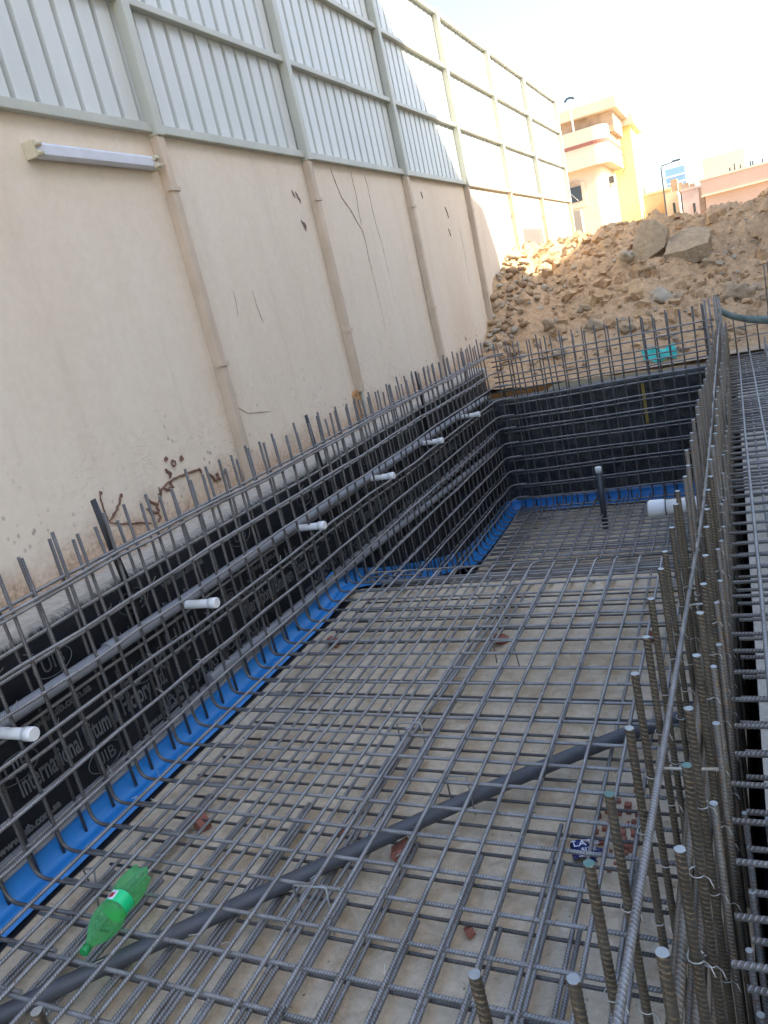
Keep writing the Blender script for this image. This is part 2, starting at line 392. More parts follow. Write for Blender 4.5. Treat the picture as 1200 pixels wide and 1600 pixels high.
# ------------------------------------------------------------------ bitumen membranes with their printing
memb = thing('bitumen_membrane', 'black bitumen membrane with printed lettering covering the long left side of the pit', 'waterproofing')
mb = MB(); P = []
for i in range(180):
    y = -1.5 + i * .0552
    zf = prof(y, ZF, DF); w_ = lambda s_: noise.noise((y * 1.9, s_ * 2.3, 5)) * .010 + noise.noise((y * 6, s_ * 5, 9)) * .004
    edge = -2.70 + noise.noise((y * 2.2, 0, 8)) * .02 + noise.noise((y * 9, 0, 2)) * .008
    row = [(edge + .02, y, -.889), (-2.655, y, -.887), (-2.640, y, -.889), (-2.628, y, -.897), (XW - .003, y, -.912)]
    for s_ in np.linspace(-.98, zf + .06, 9): row.append((XW + w_(s_), y, float(s_)))
    row += [(XW + .012, y, zf + .03), (XW + .04, y, zf + .008), (XW + .10, y, zf + .006), (-2.475 + noise.noise((y * 3, 0, 0)) * .02, y, zf + .005)]
    P.append(row)
mb.grid(P); mb.build('membrane_sheet', M_memb, memb, smooth=True)
membb = thing('bitumen_membrane', 'dusty black bitumen membrane on the far end wall of the pit below the dirt', 'waterproofing')
mb = MB(); P = []
for i in range(60):
    x = -2.66 + i * .0437
    w_ = lambda s_: noise.noise((x * 2.3, s_ * 2.6, 15)) * .018 + noise.noise((x * 7, s_ * 6, 19)) * .006
    row = [(x, YW + .12, -1.262), (x, YW + .05, -1.250), (x, YW + .02, -1.252), (x, YW + .004, -1.262), (x, YW, -1.28)]
    for s_ in np.linspace(-1.34, DF + .06, 11): row.append((x, YW + w_(s_), float(s_)))
    row += [(x, YW - .02, DF + .02), (x, YW - .12, DF + .006)]
    P.append(row)
mb.grid(P); mb.build('membrane_sheet', M_memb2, membb, smooth=True)
TXT = Matrix(((0, 0, 1), (1, 0, 0), (0, 1, 0)))
def text_obj(body, size, name, mat, parent, loc, rot3, extr=.0006, sx=1.0, shear=0, align='CENTER', offset=0.0):
    cu = bpy.data.curves.new('txt', 'FONT'); cu.body = body; cu.size = size; cu.align_x = align; cu.align_y = 'CENTER'; cu.extrude = extr; cu.shear = shear; cu.resolution_u = 3; cu.offset = offset
    t = bpy.data.objects.new('txt', cu); C.objects.link(t)
    bpy.context.view_layer.update()
    me = bpy.data.meshes.new_from_object(t.evaluated_get(bpy.context.evaluated_depsgraph_get()))
    bpy.data.objects.remove(t); bpy.data.curves.remove(cu)
    m4 = Matrix.Translation(loc) @ rot3.to_4x4() @ Matrix.Diagonal((sx, 1, 1, 1)); me.transform(m4)
    me.name = name; me.materials.clear(); me.materials.append(mat)
    o = bpy.data.objects.new(name, me); C.objects.link(o)
    if parent: o.parent = parent
    return o
def tilt(deg): return TXT @ Matrix.Rotation(math.radians(deg), 3, 'Z')
xp = XW + .016
def logo(y, z, s, ang=0):
    text_obj('UIB', s * .95, 'logo_lettering', M_print, memb, (xp, y, z), tilt(ang), sx=.95)
    mb = MB(); n = 40; pts = []
    for i in range(n + 1):
        an = 2 * math.pi * i / n; pts.append((xp, y + math.cos(an) * s * 1.15, z + math.sin(an) * s * .62))
    mb.tube(pts, .0022, 4, False, flat=(1, 1)); mb.build('logo_ring', M_print, memb)
def msheet(y, z, s, body, sx=.62): text_obj(body, s, 'printed_line', M_print, memb, (xp, y, z), tilt(0), sx=sx, offset=.002)
AR = 'المصنع العالمي للبيتومين'
ENG = 'International Bitumen Factory Ltd.'
for (y, z) in ((1.62, -1.335), (1.92, -1.05), (2.36, -1.33), (1.33, -1.52), (2.42, -1.01), (3.05, -1.30), (3.3, -1.02), (3.75, -1.33), (4.05, -1.03), (4.6, -1.36), (5.0, -1.05), (2.0, -1.55)):
    logo(y, z, .085)
for i in range(4):
    y = 2.03 + i * 1.55
    msheet(y, -1.415, .125, ENG, .50)
    msheet(y + .80, -1.30, .13, AR, .75)
    msheet(y - .45, -1.575, .045, 'www.uib.com.sa', 1.0); msheet(y - .15, -1.235, .05, 'www.uib.com.sa', 1.0)
    msheet(y + .35, -1.575, .045, 'www.uib.com.sa', 1.0); msheet(y + .75, -1.02, .05, 'www.uib.com.sa', 1.0)
    msheet(y + .78, -1.52, .085, AR, .7); msheet(y + .62, -1.14, .10, ENG, .45)

# ------------------------------------------------------------------ blue waterstop, strip, pipes
def prof_b(y):
    if y <= YE or y >= 6.6: return prof(y, ZF, DF)
    return ZF + (DF - ZF) * (y - YE) / (6.6 - YE)
path = [(XW, y, prof_b(y), 'L') for y in list(np.arange(-1.5, YE, .15)) + list(np.arange(YE, 8.28, .1))]
ws = thing('waterstop', 'bright blue PVC waterstop strip running along the foot of the left side and far end', 'waterstop')
secn = [(.012, .150), (.016, .128), (.022, .124), (.020, .118), (.030, .080), (.048, .045), (.074, .024), (.080, .029), (.086, .020), (.098, .016), (.104, .022), (.110, .014), (.128, .012)]
P = []
for (x, y, z, _) in path:
    lift = .05 * math.exp(-((y - 4.3) / .45) ** 2) + .02 * math.exp(-((y - 6.5) / .4) ** 2)
    wob = noise.noise((y * 1.7, 0, 4)) * .008
    if y > 8.15: continue
    P.append([(x + o_ + wob, y, z + h_ + .008 + lift) for o_, h_ in secn])
# turn the corner and follow the far end
for t in np.linspace(0, 1, 5)[1:]:
    an = t * math.pi / 2
    P.append([(XW + .16 - (.16 - o_) * math.cos(an), 8.15 + (.16 - o_) * math.sin(an), DF + .008 + h_) for o_, h_ in secn])
for x in np.arange(-2.40, -.2, .1):
    wob = noise.noise((x * 2.1, 3, 4)) * .008
    P.append([(float(x), YW - .02 - o_ + wob, DF + .008 + h_) for o_, h_ in secn])
mb = MB(); mb.grid(P); o = mb.build('strip', M_blue, ws, smooth=True)
m = o.modifiers.new('thick', 'SOLIDIFY'); m.thickness = .004
st = MB()
st.box(XW - .004, XW + .026, -1.5, 8.2, -1.668, -1.612); st.box(XW + .026, XW + .036, -1.5, 8.2, -1.670, -1.655)
tag(add_bevel(st.build('termination_strip', M_strip), .004), 'long flat grey strip fixed to the black membrane just above the blue waterstop', 'strip')
gp = thing('return_pipe', 'upper grey conduit pipe along the left side carrying the white stubs', 'pipe')
pts = [(-2.550, y, -1.115 - .010 * (y - 1.5) * (1 if y < 7 else .9) + math.sin(y * 2.1) * .004) for y in np.arange(-1.4, 8.2, .2)]
mb = MB(); mb.tube(pts, .031, 14); mb.build('pipe', M_greyp, gp, smooth=True)
for y in (.95, 2.18, 4.32, 6.4):
    z = -1.115 - .010 * (y - 1.5); mb = MB(); mb.tube([(-2.555, y - .035, z), (-2.555, y + .035, z)], .036, 14); mb.build('coupling', M_greyp, gp, smooth=True)
sl_lab = ['short white capped pipe stub cut by the left edge of the photo', 'white capped pipe stub second from the left, above the blurred UIB lettering',
          'third white capped pipe stub from the left, halfway along the left side', 'fourth white capped pipe stub from the left on the grey conduit',
          'fifth white capped pipe stub, next to last before the far corner', 'white capped pipe stub closest to the far corner of the pit']
for (y, lab) in zip((1.555, 2.655, 3.773, 4.872, 5.97, 7.074), sl_lab):
    z = -1.135 - .008 * (y - 1.5); t = thing('pipe_stub', lab, 'pipe', 'white capped pipe stubs along the left side')
    t.location = (-2.53, y, z)
    mb = MB(); mb.tube([(0, 0, 0), (.17, 0, .002)], .0215, 18, False); mb.build('pipe', M_white, t, smooth=True)
    mb = MB(); mb.tube([(.148, 0, .002), (.150, 0, .002), (.190, 0, .003), (.194, 0, .003)], [.0215, .026, .026, .022], 18); mb.build('cap', M_white, t, smooth=True)
lp2 = thing('return_pipe', 'lower grey conduit pipe running level past the shallow step to the far corner', 'pipe')
pts = [(-2.575, y, -1.625 - .0387 * (y - 3.94) + math.sin(y * 1.7) * .004) for y in np.arange(2.7, 8.2, .2)]
mb = MB(); mb.tube(pts, .029, 14); mb.build('pipe', M_greyp, lp2, smooth=True)
# drain pipe in the deep part, and the big white stub out of the partition
t = thing('vertical_pipe', 'dark grey upright pipe with a white cap standing in the deep end', 'pipe', loc=(-1.36, 7.42, 0))
mb = MB(); mb.tube([(-.02, .02, DF), (0, 0, -1.98)], .030, 16); mb.build('pipe', M_dpipe, t, smooth=True)
mb = MB(); mb.tube([(0, 0, -2.0), (0, 0, -1.945), (0, 0, -1.94)], [.034, .034, .028], 16); mb.build('cap', M_white, t, smooth=True)
t = thing('wide_pipe', 'wide cream pipe with a collar sticking out of the partition bars on the right', 'pipe', loc=(-.625, 4.9, -1.60))
mb = MB(); mb.tube([(.10, 0, 0), (.52, .0, .01)], .048, 24); mb.build('pipe', M_white, t, smooth=True)
mb = MB(); mb.tube([(.109, 0, 0), (.114, 0, 0)], .049, 24); mb.build('gap_ring', M_black, t, smooth=True)  # dark ring standing in for the shaded gap between collar and pipe
mb = MB(); mb.tube([(0, 0, 0), (.012, 0, 0), (.10, 0, 0), (.108, 0, 0)], [.046, .055, .055, .050], 24); mb.build('collar', M_white, t, smooth=True)

# ------------------------------------------------------------------ rebar cages
def left_cage():
    t = thing('rebar_cage', 'inner steel rebar grid on the left, bars bent out over the blue strip', 'rebar')
    for k in range(-7, 48):
        y = 1.442 + .137 * k + J(.012); x = -2.44 + J(.006); zf = prof(y, ZT, DT)
        top = -.56 + (.0 if k % 2 else .035) + J(.02); r_ = .055 + J(.008); leg = .42 + J(.06)
        lean = J(.02)
        pts = [Vector((x + J(.01), y + lean, top))]; pts += arc_L((x, y + lean * .5, -1.1), (x, y, zf), (x + leg, y + J(.008), zf + .002), r_)
        bar(t, pts, .0072, M_rebar_v)
    for z, dz in ((-.725, 0), (-.742, 1), (-.92, 0), (-1.06, 0), (-1.213, 0), (-1.393, 0), (-1.53, 0)):
        n = 30; pts = [(-2.44 + .0155 + J(.003), -1.0 + (8.85) * i / n, z + J(.005) + math.sin(i * .7 + z * 9) * .006) for i in range(n + 1)]
        pts += arc_L(pts[-1], (-2.425, 8.0 - .016, z), (-2.26, 7.984, z), .10)[1:]
        bar(t, pts)
    for z in (-1.70, -1.86, -2.02, -2.18, -2.33):
        y0 = YE + (ZT - z) / (ZT - DT) * (YD - YE) - .25
        pts = [(-2.425 + J(.003), y0 + (7.85 - y0) * i / 10, z + J(.006)) for i in range(11)]
        pts += arc_L(pts[-1], (-2.425, 7.984, z), (-2.26, 7.984, z), .10)[1:]
        bar(t, pts)
    return t
left_cage()
def left_outer():
    t = thing('rebar_cage', 'outer grid of steel rebar standing close against the printed black membrane', 'rebar')
    for k in range(-7, 48):
        y = 1.51 + .137 * k + J(.014); x = -2.572 + J(.005); zf = prof(y, ZL, DL)
        top = -.60 + J(.03)
        bar(t, [Vector((x + J(.012), y + J(.02), top)), Vector((x, y, -1.1)), Vector((x, y, zf + .02))], .0072, M_rebar_v)
    for z in (-.745, -.90, -.985, -1.185, -1.325, -1.47, -1.60):
        n = 24; pts = [(-2.572 + .014 + J(.003), -1.0 + 9.2 * i / n, z + J(.004) + math.sin(i * .8 + z * 7) * .006) for i in range(n + 1)]
        bar(t, pts)
    for z in (-1.78, -1.95, -2.10, -2.26, -2.4):
        y0 = YE + (ZT - z) / (ZT - DT) * (YD - YE)
        bar(t, seg((-2.558, y0, z), (-2.558, 8.2, z + J(.01)), 4, .004))
    return t
left_outer()
def back_cage():
    t = thing('rebar_cage', 'rebar grid across the far end of the pit with bar tips against the dirt', 'rebar')
    k = 0; x = -2.36
    while x < -.22:
        for (yy, top) in ((YB, -.615 + J(.02)), (YB + .17, -.66 + J(.025))):
            lean = J(.012); d = J(.02)
            bar(t, [(x + d + lean, yy, top), (x + d, yy, -1.2), (x + d, yy, DT if yy == YB else DL)] if yy > YB else
                [Vector((x + d + lean, yy, top))] + arc_L((x + d, yy, -1.3), (x + d, yy, DT), (x + d, yy - .35, DT), .06), .0075, M_rebar_v)
        x += .112 if k % 3 else .125
        k += 1
    for z in (-.80, -.965, -1.074, -1.228, -1.408, -1.545, -1.715, -1.875, -2.035, -2.195, -2.345):
        bar(t, seg((-2.40, YB - .016, z + J(.006)), (-.20, YB - .016, z + .012 + J(.01)), 6, .006))
        bar(t, seg((-2.45, YB + .154, z - .075 + J(.01)), (-.20, YB + .154, z - .065), 6, .006))
    for (x, y) in ((-.245, 7.94), (-.165, 8.02), (-.215, 8.16), (-.12, 7.9), (-.145, 8.16)):
        bar(t, [(x - .01, y, -.585 + J(.03)), (x, y, -1.2), (x, y, DT)], .0095)
    return t
back_cage()
def floor_mat(label, y0, y1, zt, top, xs, ysn, drop=False, off=0.0):
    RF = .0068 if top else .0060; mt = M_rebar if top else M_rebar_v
    t = thing('rebar_mat', label, 'rebar')
    for x in xs:
        if drop:
            pts = seg((x + J(.01), y0, zt + .0155), (x + J(.01), YE - .03, zt + .0155), 6, .003)
            pts += arc_L(pts[-1], (x, YE + .02, zt + .0155), (x + J(.01), YD, DT + (zt - ZT)), .05)[1:]
        else: pts = seg((x + J(.01), y0 + J(.05), zt + .0155), (x + J(.01), y1 + J(.04), zt + .0155), 6, .003)
        bar(t, pts, .0070)
    for y in ysn:
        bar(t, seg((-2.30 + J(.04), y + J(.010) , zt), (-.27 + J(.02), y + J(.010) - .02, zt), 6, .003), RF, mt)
    return t
xs_top = [-2.33 + .123 * k + J(.008) for k in range(17)]
ys_top = [.62 + .137 * k for k in range(26)]
floor_mat('upper rebar mat of the shallow floor with the green bottle on it', .2, YE, ZT, True, xs_top, ys_top, drop=True)
xs_low = [-2.27 + .123 * k + J(.02) for k in range(16)]
ys_low = [.55 + .137 * k for k in range(26)]
lo = floor_mat('lower rebar mat lying just above the concrete of the shallow floor', .2, YE + .1, ZL, False, xs_low, ys_low)
for i, x in enumerate(xs_low):      # doubled lap bars with staggered ends in the near part
    e = (1.92 if i % 2 else 1.62) + J(.05)
    bar(lo, seg((x + .019, .2, ZL + .016), (x + .017, e, ZL + .016), 3))
    if i % 4 == 1: bar(lo, seg((x - .018, .9 + J(.2), ZL + .017), (x - .018, 2.1 + J(.1), ZL + .017), 3))
for x in (-1.42, -1.385, -1.30): bar(lo, seg((x - .05, 1.5, ZL + .028), (x + .06, YE - .1, ZL + .028), 5, .008))
for i in range(6):                  # two or three short laps on the top mat
    x = xs_top[8 + i]; 
    if i in (1, 3, 4): bar(lo, seg((x + .017, .3, ZT + .016), (x + .017, 1.25 + J(.1), ZT + .016), 3))
sl_t = thing('rebar_mat', 'rebar mat following the slope between shallow and deep floor', 'rebar')
for k in range(16):
    y = YE + .15 + .150 * k; z = prof(y, ZT, DT)
    bar(sl_t, seg((-2.35, y, z), (-.28, y, z), 3, .003))
for k in range(16): bar(sl_t, [(-2.25 + .123 * k, YE, ZL), (-2.25 + .123 * k, YD, DL)])
dxs = [-2.33 + .136 * k + J(.012) for k in range(16)]; dys = [YD + .02 + .118 * k for k in range(15)]
dt = thing('rebar_mat', 'upper rebar mat on the deep floor below the far end wall', 'rebar')
for x in dxs: bar(dt, seg((x, YD - .05, DT + .016), (x + J(.01), 7.98, DT + .016), 4, .003))
for y in dys: bar(dt, seg((-2.33, y + J(.01), DT), (-.26, y + J(.01) - .03, DT), 5, .004))
dl = thing('rebar_mat', 'lower rebar mat of the deep floor, half hidden under the upper one', 'rebar')
for x in dxs: bar(dl, seg((x + .06, YD - .05, DL + .016), (x + .06, 7.98, DL + .016), 4, .003), .006)
for y in dys: bar(dl, seg((-2.33, y + .05 + J(.01), DL), (-.26, y + .03, DL), 5, .004), .006)

def ribbed_bar(parent, p0, p1, r=.0078, mat=None, green=False, fine=True):
    """upright bar with real raised ribs (near the camera)"""
    p0, p1 = Vector(p0), Vector(p1); ax = (p0 - p1); L = ax.length; t = ax.normalized()
    u1 = t.cross(Vector((0.3, 1, 0))).normalized(); u2 = t.cross(u1); n = 16; step = .0016; m = int(L / step); mb = MB(); R = []; H = []
    for i in range(m + 1):
        s_ = i * step; row = []; H.append([])
        for k in range(n):
            an = 2 * math.pi * k / n; uu = (k / n * 2) % 1.0
            tri = abs(uu - .5) * 2
            ph = (s_ / .0100 + uu * 1.0 + (0.5 if k >= n // 2 else 0)) % 1.0
            h = max(0, 1 - abs(ph - .5) / .20) * min(1.0, (1 - tri) * 3.0)
            if k % (n // 2) == 0: h = .85
            rr = r + h * .0011; H[-1].append(h)
            row.append(p1 + t * s_ + (u1 * math.cos(an) + u2 * math.sin(an)) * rr)
        R.append(row)
    o0 = len(mb.v)
    for row in R: mb.v += [tuple(q) for q in row]
    for i in range(m):
        for k in range(n):
            k2 = (k + 1) % n; mb.face([i * n + k, i * n + k2, (i + 1) * n + k2, (i + 1) * n + k], mi=2 if H[i][k] > .45 and H[i][k] != .85 else 0)
    mb.face([m * n + k for k in range(n)], mi=1)
    o = mb.build('bar', [mat or M_bar_near, M_rebar_green if green else M_rebar_end, M_bar_rib], parent, smooth=True)
    return o
k = NM('rebar_near'); co = k.geo(); n1 = k.noise(co, 12, 4); n2 = k.noise(co, 90, 4, .7)
g = k.n('ShaderNodeNewGeometry'); pt = k.ramp(g.outputs['Pointiness'], [(.50, 0.), (.56, 1.)])
cc = k.mix(k.ramp(n1, [(.35, 0.), (.65, 1.)]), (.075, .066, .052), (.125, .112, .09)); cc = k.mix(k.ramp(n2, [(.5, 0.), (.65, 1.)]), cc, (.13, .085, .05))
k.col(cc); k.set(.45, .5, .5); M_bar_near = k.m
M_bar_rib = simple('rebar_rib_tan', (.24, .19, .12), .38, .6, .45, 35)  # rib faces get a lighter tan than the bar
def partition():
    t = thing('rebar_cage', 'two dense rows of brownish upright rebar on the right', 'rebar')
    ties = []; laps = []
    for k in range(43):
        y = .690 + .176 * k + J(.014); x = -.262 + .0130 * y + J(.004); top = -.80 + J(.014)
        lx, ly = J(.008), J(.012)
        zb = prof(y, ZF, DF) + .02
        if k < 12: ribbed_bar(t, (x + lx, y + ly, top), (x, y, zb if k > 5 else zb), green=(k in (1, 2)))
        else: bar(t, [(x + lx, y + ly, top), (x, y, -1.3), (x, y, zb)], .0082, M_rebar_br)
        if y < 4.2: ties.append((x, y, -1.0 - .03 * y)); ties.append((x, y, -1.25 + J(.02)))
        y2 = .735 + .186 * k + J(.012); x2 = -.150 + .0075 * y2 + J(.004); top = -.80 + J(.015)
        if y2 < 7.95:
            if k < 12: ribbed_bar(t, (x2 + J(.006), y2 + ly, top), (x2, y2, -2.45), green=(k in (2,)))
            else: bar(t, [(x2 + J(.006), y2 + ly, top), (x2, y2, -1.3), (x2, y2, -2.45)], .0082, M_rebar_br)
            if 3 <= k < 30: laps.append((x2 + .017, y2 + .004 + J(.004), -.98 + J(.05)))
            if y2 < 4.2: ties.append((x2, y2, -1.02 + J(.02))); ties.append((x2, y2, -1.20 + J(.02))); ties.append((x2, y2, -1.42 + J(.02)))
    lt = thing('rebar_cage', 'shorter brown lap bars standing behind the right hand row of partition rebar', 'rebar')
    for (x_, y_, z_) in laps: bar(lt, [(x_ + J(.004), y_, z_), (x_, y_, -1.5), (x_, y_, -2.45)], .0078, M_rebar_br)
    # the long tie bar, bowed
    P = [(-.232, -.3, -.89), (-.228, .4, -.925), (-.225, 1.021, -.976), (-.222, 1.604, -1.02), (-.218, 2.429, -1.085), (-.205, 3.3, -1.12), (-.195, 4.355, -1.105), (-.175, 6.0, -.99), (-.148, 7.9, -.82)]
    pts = []
    for i in range(len(P) - 1):
        for q in range(6): pts.append(Vector(P[i]).lerp(Vector(P[i + 1]), q / 6))
    pts.append(Vector(P[-1])); sm = list(pts)
    for _ in range(6): sm = [sm[0]] + [(sm[i - 1] + sm[i] * 2 + sm[i + 1]) / 4 for i in range(1, len(sm) - 1)] + [sm[-1]]
    bar(t, sm, .0072, M_rebar, 12)
    for z in (-1.30, -1.50, -1.68):
        bar(t, seg((-.232, -.3, z), (-.16, 7.9, z), 8, .004), .008, M_rebar_br)
    for z in (-1.02, -1.20, -1.42, -1.62, -1.85, -2.1):
        bar(t, seg((-.168, .3, z), (-.115, 7.9, z + .02), 8, .004), .008, M_rebar_br)
    # cross ties between the rows
    for (y, z) in ((1.45, -1.06), (2.35, -1.10), (.98, -1.33), (3.4, -1.12)):
        bar(t, [(-.255, y, z), (-.12, y + .01, z)], .004, M_wire, 6, False, 'cross_tie')
    rnd.shuffle(ties)
    for (x, y, z) in ties[:96]:
        mb = MB(); pts = []; tl = J(.5); r_ = .0105
        for i in range(15):
            an = -2.4 + 4.9 * i / 14 + math.pi; pts.append((x + math.cos(an) * r_ * 1.25, y + math.sin(an) * r_, z + .004 * math.sin(an + tl) + i * .0004))
        e = pts[-1]; pts += [(e[0] + .010, e[1] - .012, e[2] + .004), (e[0] + .016, e[1] - .02, e[2] - .006)]
        mb.tube(pts, .0011, 5); mb.build('tie_wire', M_wire, t, smooth=True)
    return t
partition()
nb = thing('rebar_cage', 'few upright bars with tips at the bottom edge of the photo', 'rebar')
for (x, y, top, gr) in ((-.945, .485, -.80, 0), (-.365, .665, -.80, 0), (-.66, .50, -.86, 0)):
    ribbed_bar(nb, (x, y, top), (x + .004, y + .004, ZL))
# mesh of the compartment on the right
rm = thing('rebar_mat', 'double rebar mesh of the narrow compartment along the right edge', 'rebar')
y = .80; i = 0
while y < 7.9:
    bar(rm, seg((-.100 + J(.006), y + J(.01), -1.145 + J(.004)), (1.5, y + J(.01), -1.145), 3, .002), .0066)
    bar(rm, seg((-.085 + J(.006), y + .045 + J(.012), -1.25), (1.5, y + .045 + J(.012), -1.25), 3, .002), .0066)
    y += .122 + J(.012); i += 1
for j, x in enumerate((-.012, .093, .21, .34, .47, .60, .8, 1.0)):
    bar(rm, seg((x, 1.45, -1.131), (x + J(.02), 7.95, -1.131), 6, .004), .0066)
    bar(rm, seg((x + .05, 1.45, -1.237), (x + .05, 7.95, -1.237), 6, .004), .0066)
# more upright bars deep in the near trench
tb = thing('rebar_cage', 'dark upright bars down in the near trench at the lower right corner', 'rebar')
for k in range(9):
    for x in (-.075, -.03, .05, .14): bar(tb, [(x + J(.012), .60 + .12 * k + J(.03), -1.27 + J(.06)), (x, .60 + .12 * k, -2.5)], .0068, M_rebar_v)
for z in (-1.5, -1.75, -2.0): bar(tb, seg((-.05, .3, z), (-.04, 1.33, z), 3), .007)
wsb = MB(); P = []
for yy in np.arange(-1, 8, .2): P.append([(-.235 + o_ * .8, yy, -2.545 + h_ * 3.0) for o_, h_ in secn])
wsb.grid(P); o = wsb.build('waterstop', M_blue, smooth=True); tag(o, 'blue waterstop glimpsed between the partition bars at the lower right', 'waterstop')
m = o.modifiers.new('thick', 'SOLIDIFY'); m.thickness = .004
# corner rebar beyond the right compartment
rc = thing('rebar_cage', 'small upright rebar cage at the far right behind the compartment mesh', 'rebar')
for k in range(7):
    x = .20 + .055 * (k % 4); y = 7.0 + .28 * (k // 4) + .1 * (k % 2)
    bar(rc, [(x, y, -.95 + J(.02)), (x, y, -1.3)], .007)
for z in (-1.0, -1.04, -1.08): bar(rc, seg((.19, 6.6, z), (.30, 8.0, z), 3), .007)
sb = thing('rebar_cage', 'thin starter bars and rails on the ground past the far right corner', 'rebar')
for k in range(4): bar(sb, [(-.03 + .10 * k, 8.25, -.86 + J(.05)), (-.02 + .10 * k, 8.25, -1.25)], .007, M_rebar_br)
for z in (-.93, -1.03): bar(sb, [(-.10, 8.23, z), (.6, 8.3, z)], .005)
for x in (.30, .335, .365): bar(sb, [(x, 9.0, -.35 + J(.1)), (x + .01, 9.0, -1.2)], .007, M_rebar_br)
# rebar tie wires sprinkled over the mats
tw = MB()
def clip(p, s=.012):
    p = Vector(p); pts = [p + Vector((J(s), J(s), s * .6)) for _ in range(2)] + [p + Vector((J(s * 2.2), J(s * 2.2), s * (1 + rnd.random() * 1.6)))]
    tw.tube([p + Vector((-s, 0, 0))] + pts, .0009, 4, False)
for x in xs_top:
    for y in ys_top:
        if rnd.random() < .45: clip((x, y, ZT + .018))
for k in range(-7, 48):
    for z in (-.74, -.92, -1.06, -1.213, -1.393, -1.53):
        if rnd.random() < .5: clip((-2.43, 1.442 + .137 * k, z))
tag(tw.build('tie_wires', M_wire), 'bits of thin twisted tie wire scattered over the rebar crossings', 'wire', kind='stuff')
# small bent wire chairs
for i, (p, dx, lab) in enumerate((((-1.405, 1.545, ZT + .020), .12, 'bent wire chair beside the hose in the near floor mesh'), ((-1.42, 2.44, ZT + .020), .11, 'bent wire chair near the middle of the shallow floor'),
                        ((-1.09, 2.12, ZT + .02), .08, 'small bent wire chair right of the middle lap bars'), ((-2.28, 1.50, ZT), .05, 'tiny bent wire hook beside the blue waterstop'), ((-1.20, 3.15, ZT + .02), .1, 'far bent wire chair by the shallow floor edge'))):
    x, y, z = p
    mb = MB(); mb.tube([(x, y + .01, z - .12), (x + .004, y, z - .004), (x + .010, y, z), (x + dx - .006, y + .008, z), (x + dx, y + .008, z - .004), (x + dx + .03, y - .05, z - .115)], .0032, 8)
    tag(mb.build('bar_chair', M_rebar_end if i < 2 else M_rebar, smooth=True), lab, 'wire support')

# ------------------------------------------------------------------ hose, bottle, bricks, wrapper, straps
hp = [(-2.62, .50, -1.70), (-2.40, .73, -1.712), (-2.136, .998, -1.715), (-1.93, 1.205, -1.71), (-1.728, 1.406, -1.712), (-1.49, 1.65, -1.72), (-1.252, 1.883, -1.716), (-.97, 2.15, -1.71), (-.683, 2.408, -1.715), (-.52, 2.54, -1.71), (-.30, 2.66, -1.70)]
pts = []
for i in range(len(hp) - 1):
    for q in range(5): pts.append(Vector(hp[i]).lerp(Vector(hp[i + 1]), q / 5))
pts.append(Vector(hp[-1]))
for _ in range(8): pts = [pts[0]] + [(pts[i - 1] + pts[i] * 2 + pts[i + 1]) / 4 for i in range(1, len(pts) - 1)] + [pts[-1]]
mb = MB(); mb.tube(pts, .0265, 18)
tag(mb.build('hose', M_hose, smooth=True), 'thick dark grey hose lying diagonally between the two floor mats', 'hose')
# bottle: lathe along its axis
bp0, bp1 = Vector((-1.886, 1.150, -1.585)), Vector((-1.937, 1.468, -1.585)); ax = (bp1 - bp0); BL = ax.length
rot = ax.normalized().to_track_quat('X', 'Z').to_matrix().to_4x4()
bt = thing('bottle', 'empty green plastic bottle lying on the floor rebar at the lower left', 'bottle'); bt.matrix_world = Matrix.Translation(bp0) @ rot
prf = [(.02, .0125), (.030, .0135), (.036, .0155), (.045, .019), (.06, .029), (.08, .038), (.10, .0445), (.125, .0475), (.148, .0468), (.152, .0440), (.156, .0412), (.160, .0405), (.205, .0405), (.209, .042), (.213, .0455), (.225, .047), (.25, .0475), (.275, .0465), (.295, .043)]
sc_ = BL / .33
mb = MB(); n = 40; P = []
for (s_, r_) in prf:
    P.append([(s_ * sc_, math.cos(2 * math.pi * k_ / n) * (r_ + noise.noise((s_ * 30, k_ * .5, 2)) * .0018), math.sin(2 * math.pi * k_ / n) * (r_ + noise.noise((s_ * 30, k_ * .5, 7)) * .0018)) for k_ in range(n)])
for (s_, r_, lobe) in ((.308, .040, .006), (.318, .036, .014), (.316, .022, .010), (.306, .008, .0)):   # petaloid base
    row = []
    for k_ in range(n):
        an = 2 * math.pi * k_ / n; q = .5 + .5 * math.cos(5 * an); rr = r_ * (.86 + .14 * q); row.append((s_ * sc_ + lobe * (q - .5), math.cos(an) * rr, math.sin(an) * rr))
    P.append(row)
P = [[q for q in row] for row in P]; mb.grid(P, True); o = mb.build('bottle_body', M_bottle, bt, smooth=True)
mb = MB(); mb.tube([(-.002, 0, 0), (0, 0, 0), (.020 * sc_, 0, 0), (.0205 * sc_, 0, 0)], [.011, .0145, .0145, .012], 20); mb.build('cap', M_bcap, bt, smooth=True)
mb = MB(); P = []
for s_ in (.159, .182, .206):
    P.append([(s_ * sc_, math.cos(2 * math.pi * k_ / n) * .0418, math.sin(2 * math.pi * k_ / n) * .0418) for k_ in range(n)])
mb.grid(P, True); lb_ = mb.build('label_band', M_blabel, bt, smooth=True)
mb = MB(); P = []
for s_ in np.linspace(.166, .203, 5):
    P.append([(s_ * sc_ + .004 * math.sin(k_), math.cos(an) * .0424, math.sin(an) * .0424) for k_, an in enumerate(np.linspace(.9, 1.75, 7))])
mb.grid(P); mb.build('label_print', M_wlett, bt)
mb = MB(); P = []
for s_ in np.linspace(.172, .192, 4):
    P.append([(s_ * sc_ + .003 * math.sin(k_ * 2), math.cos(an) * .0429, math.sin(an) * .0429) for k_, an in enumerate(np.linspace(1.15, 1.6, 5))])
mb.grid(P); mb.build('label_print', M_redp, bt)
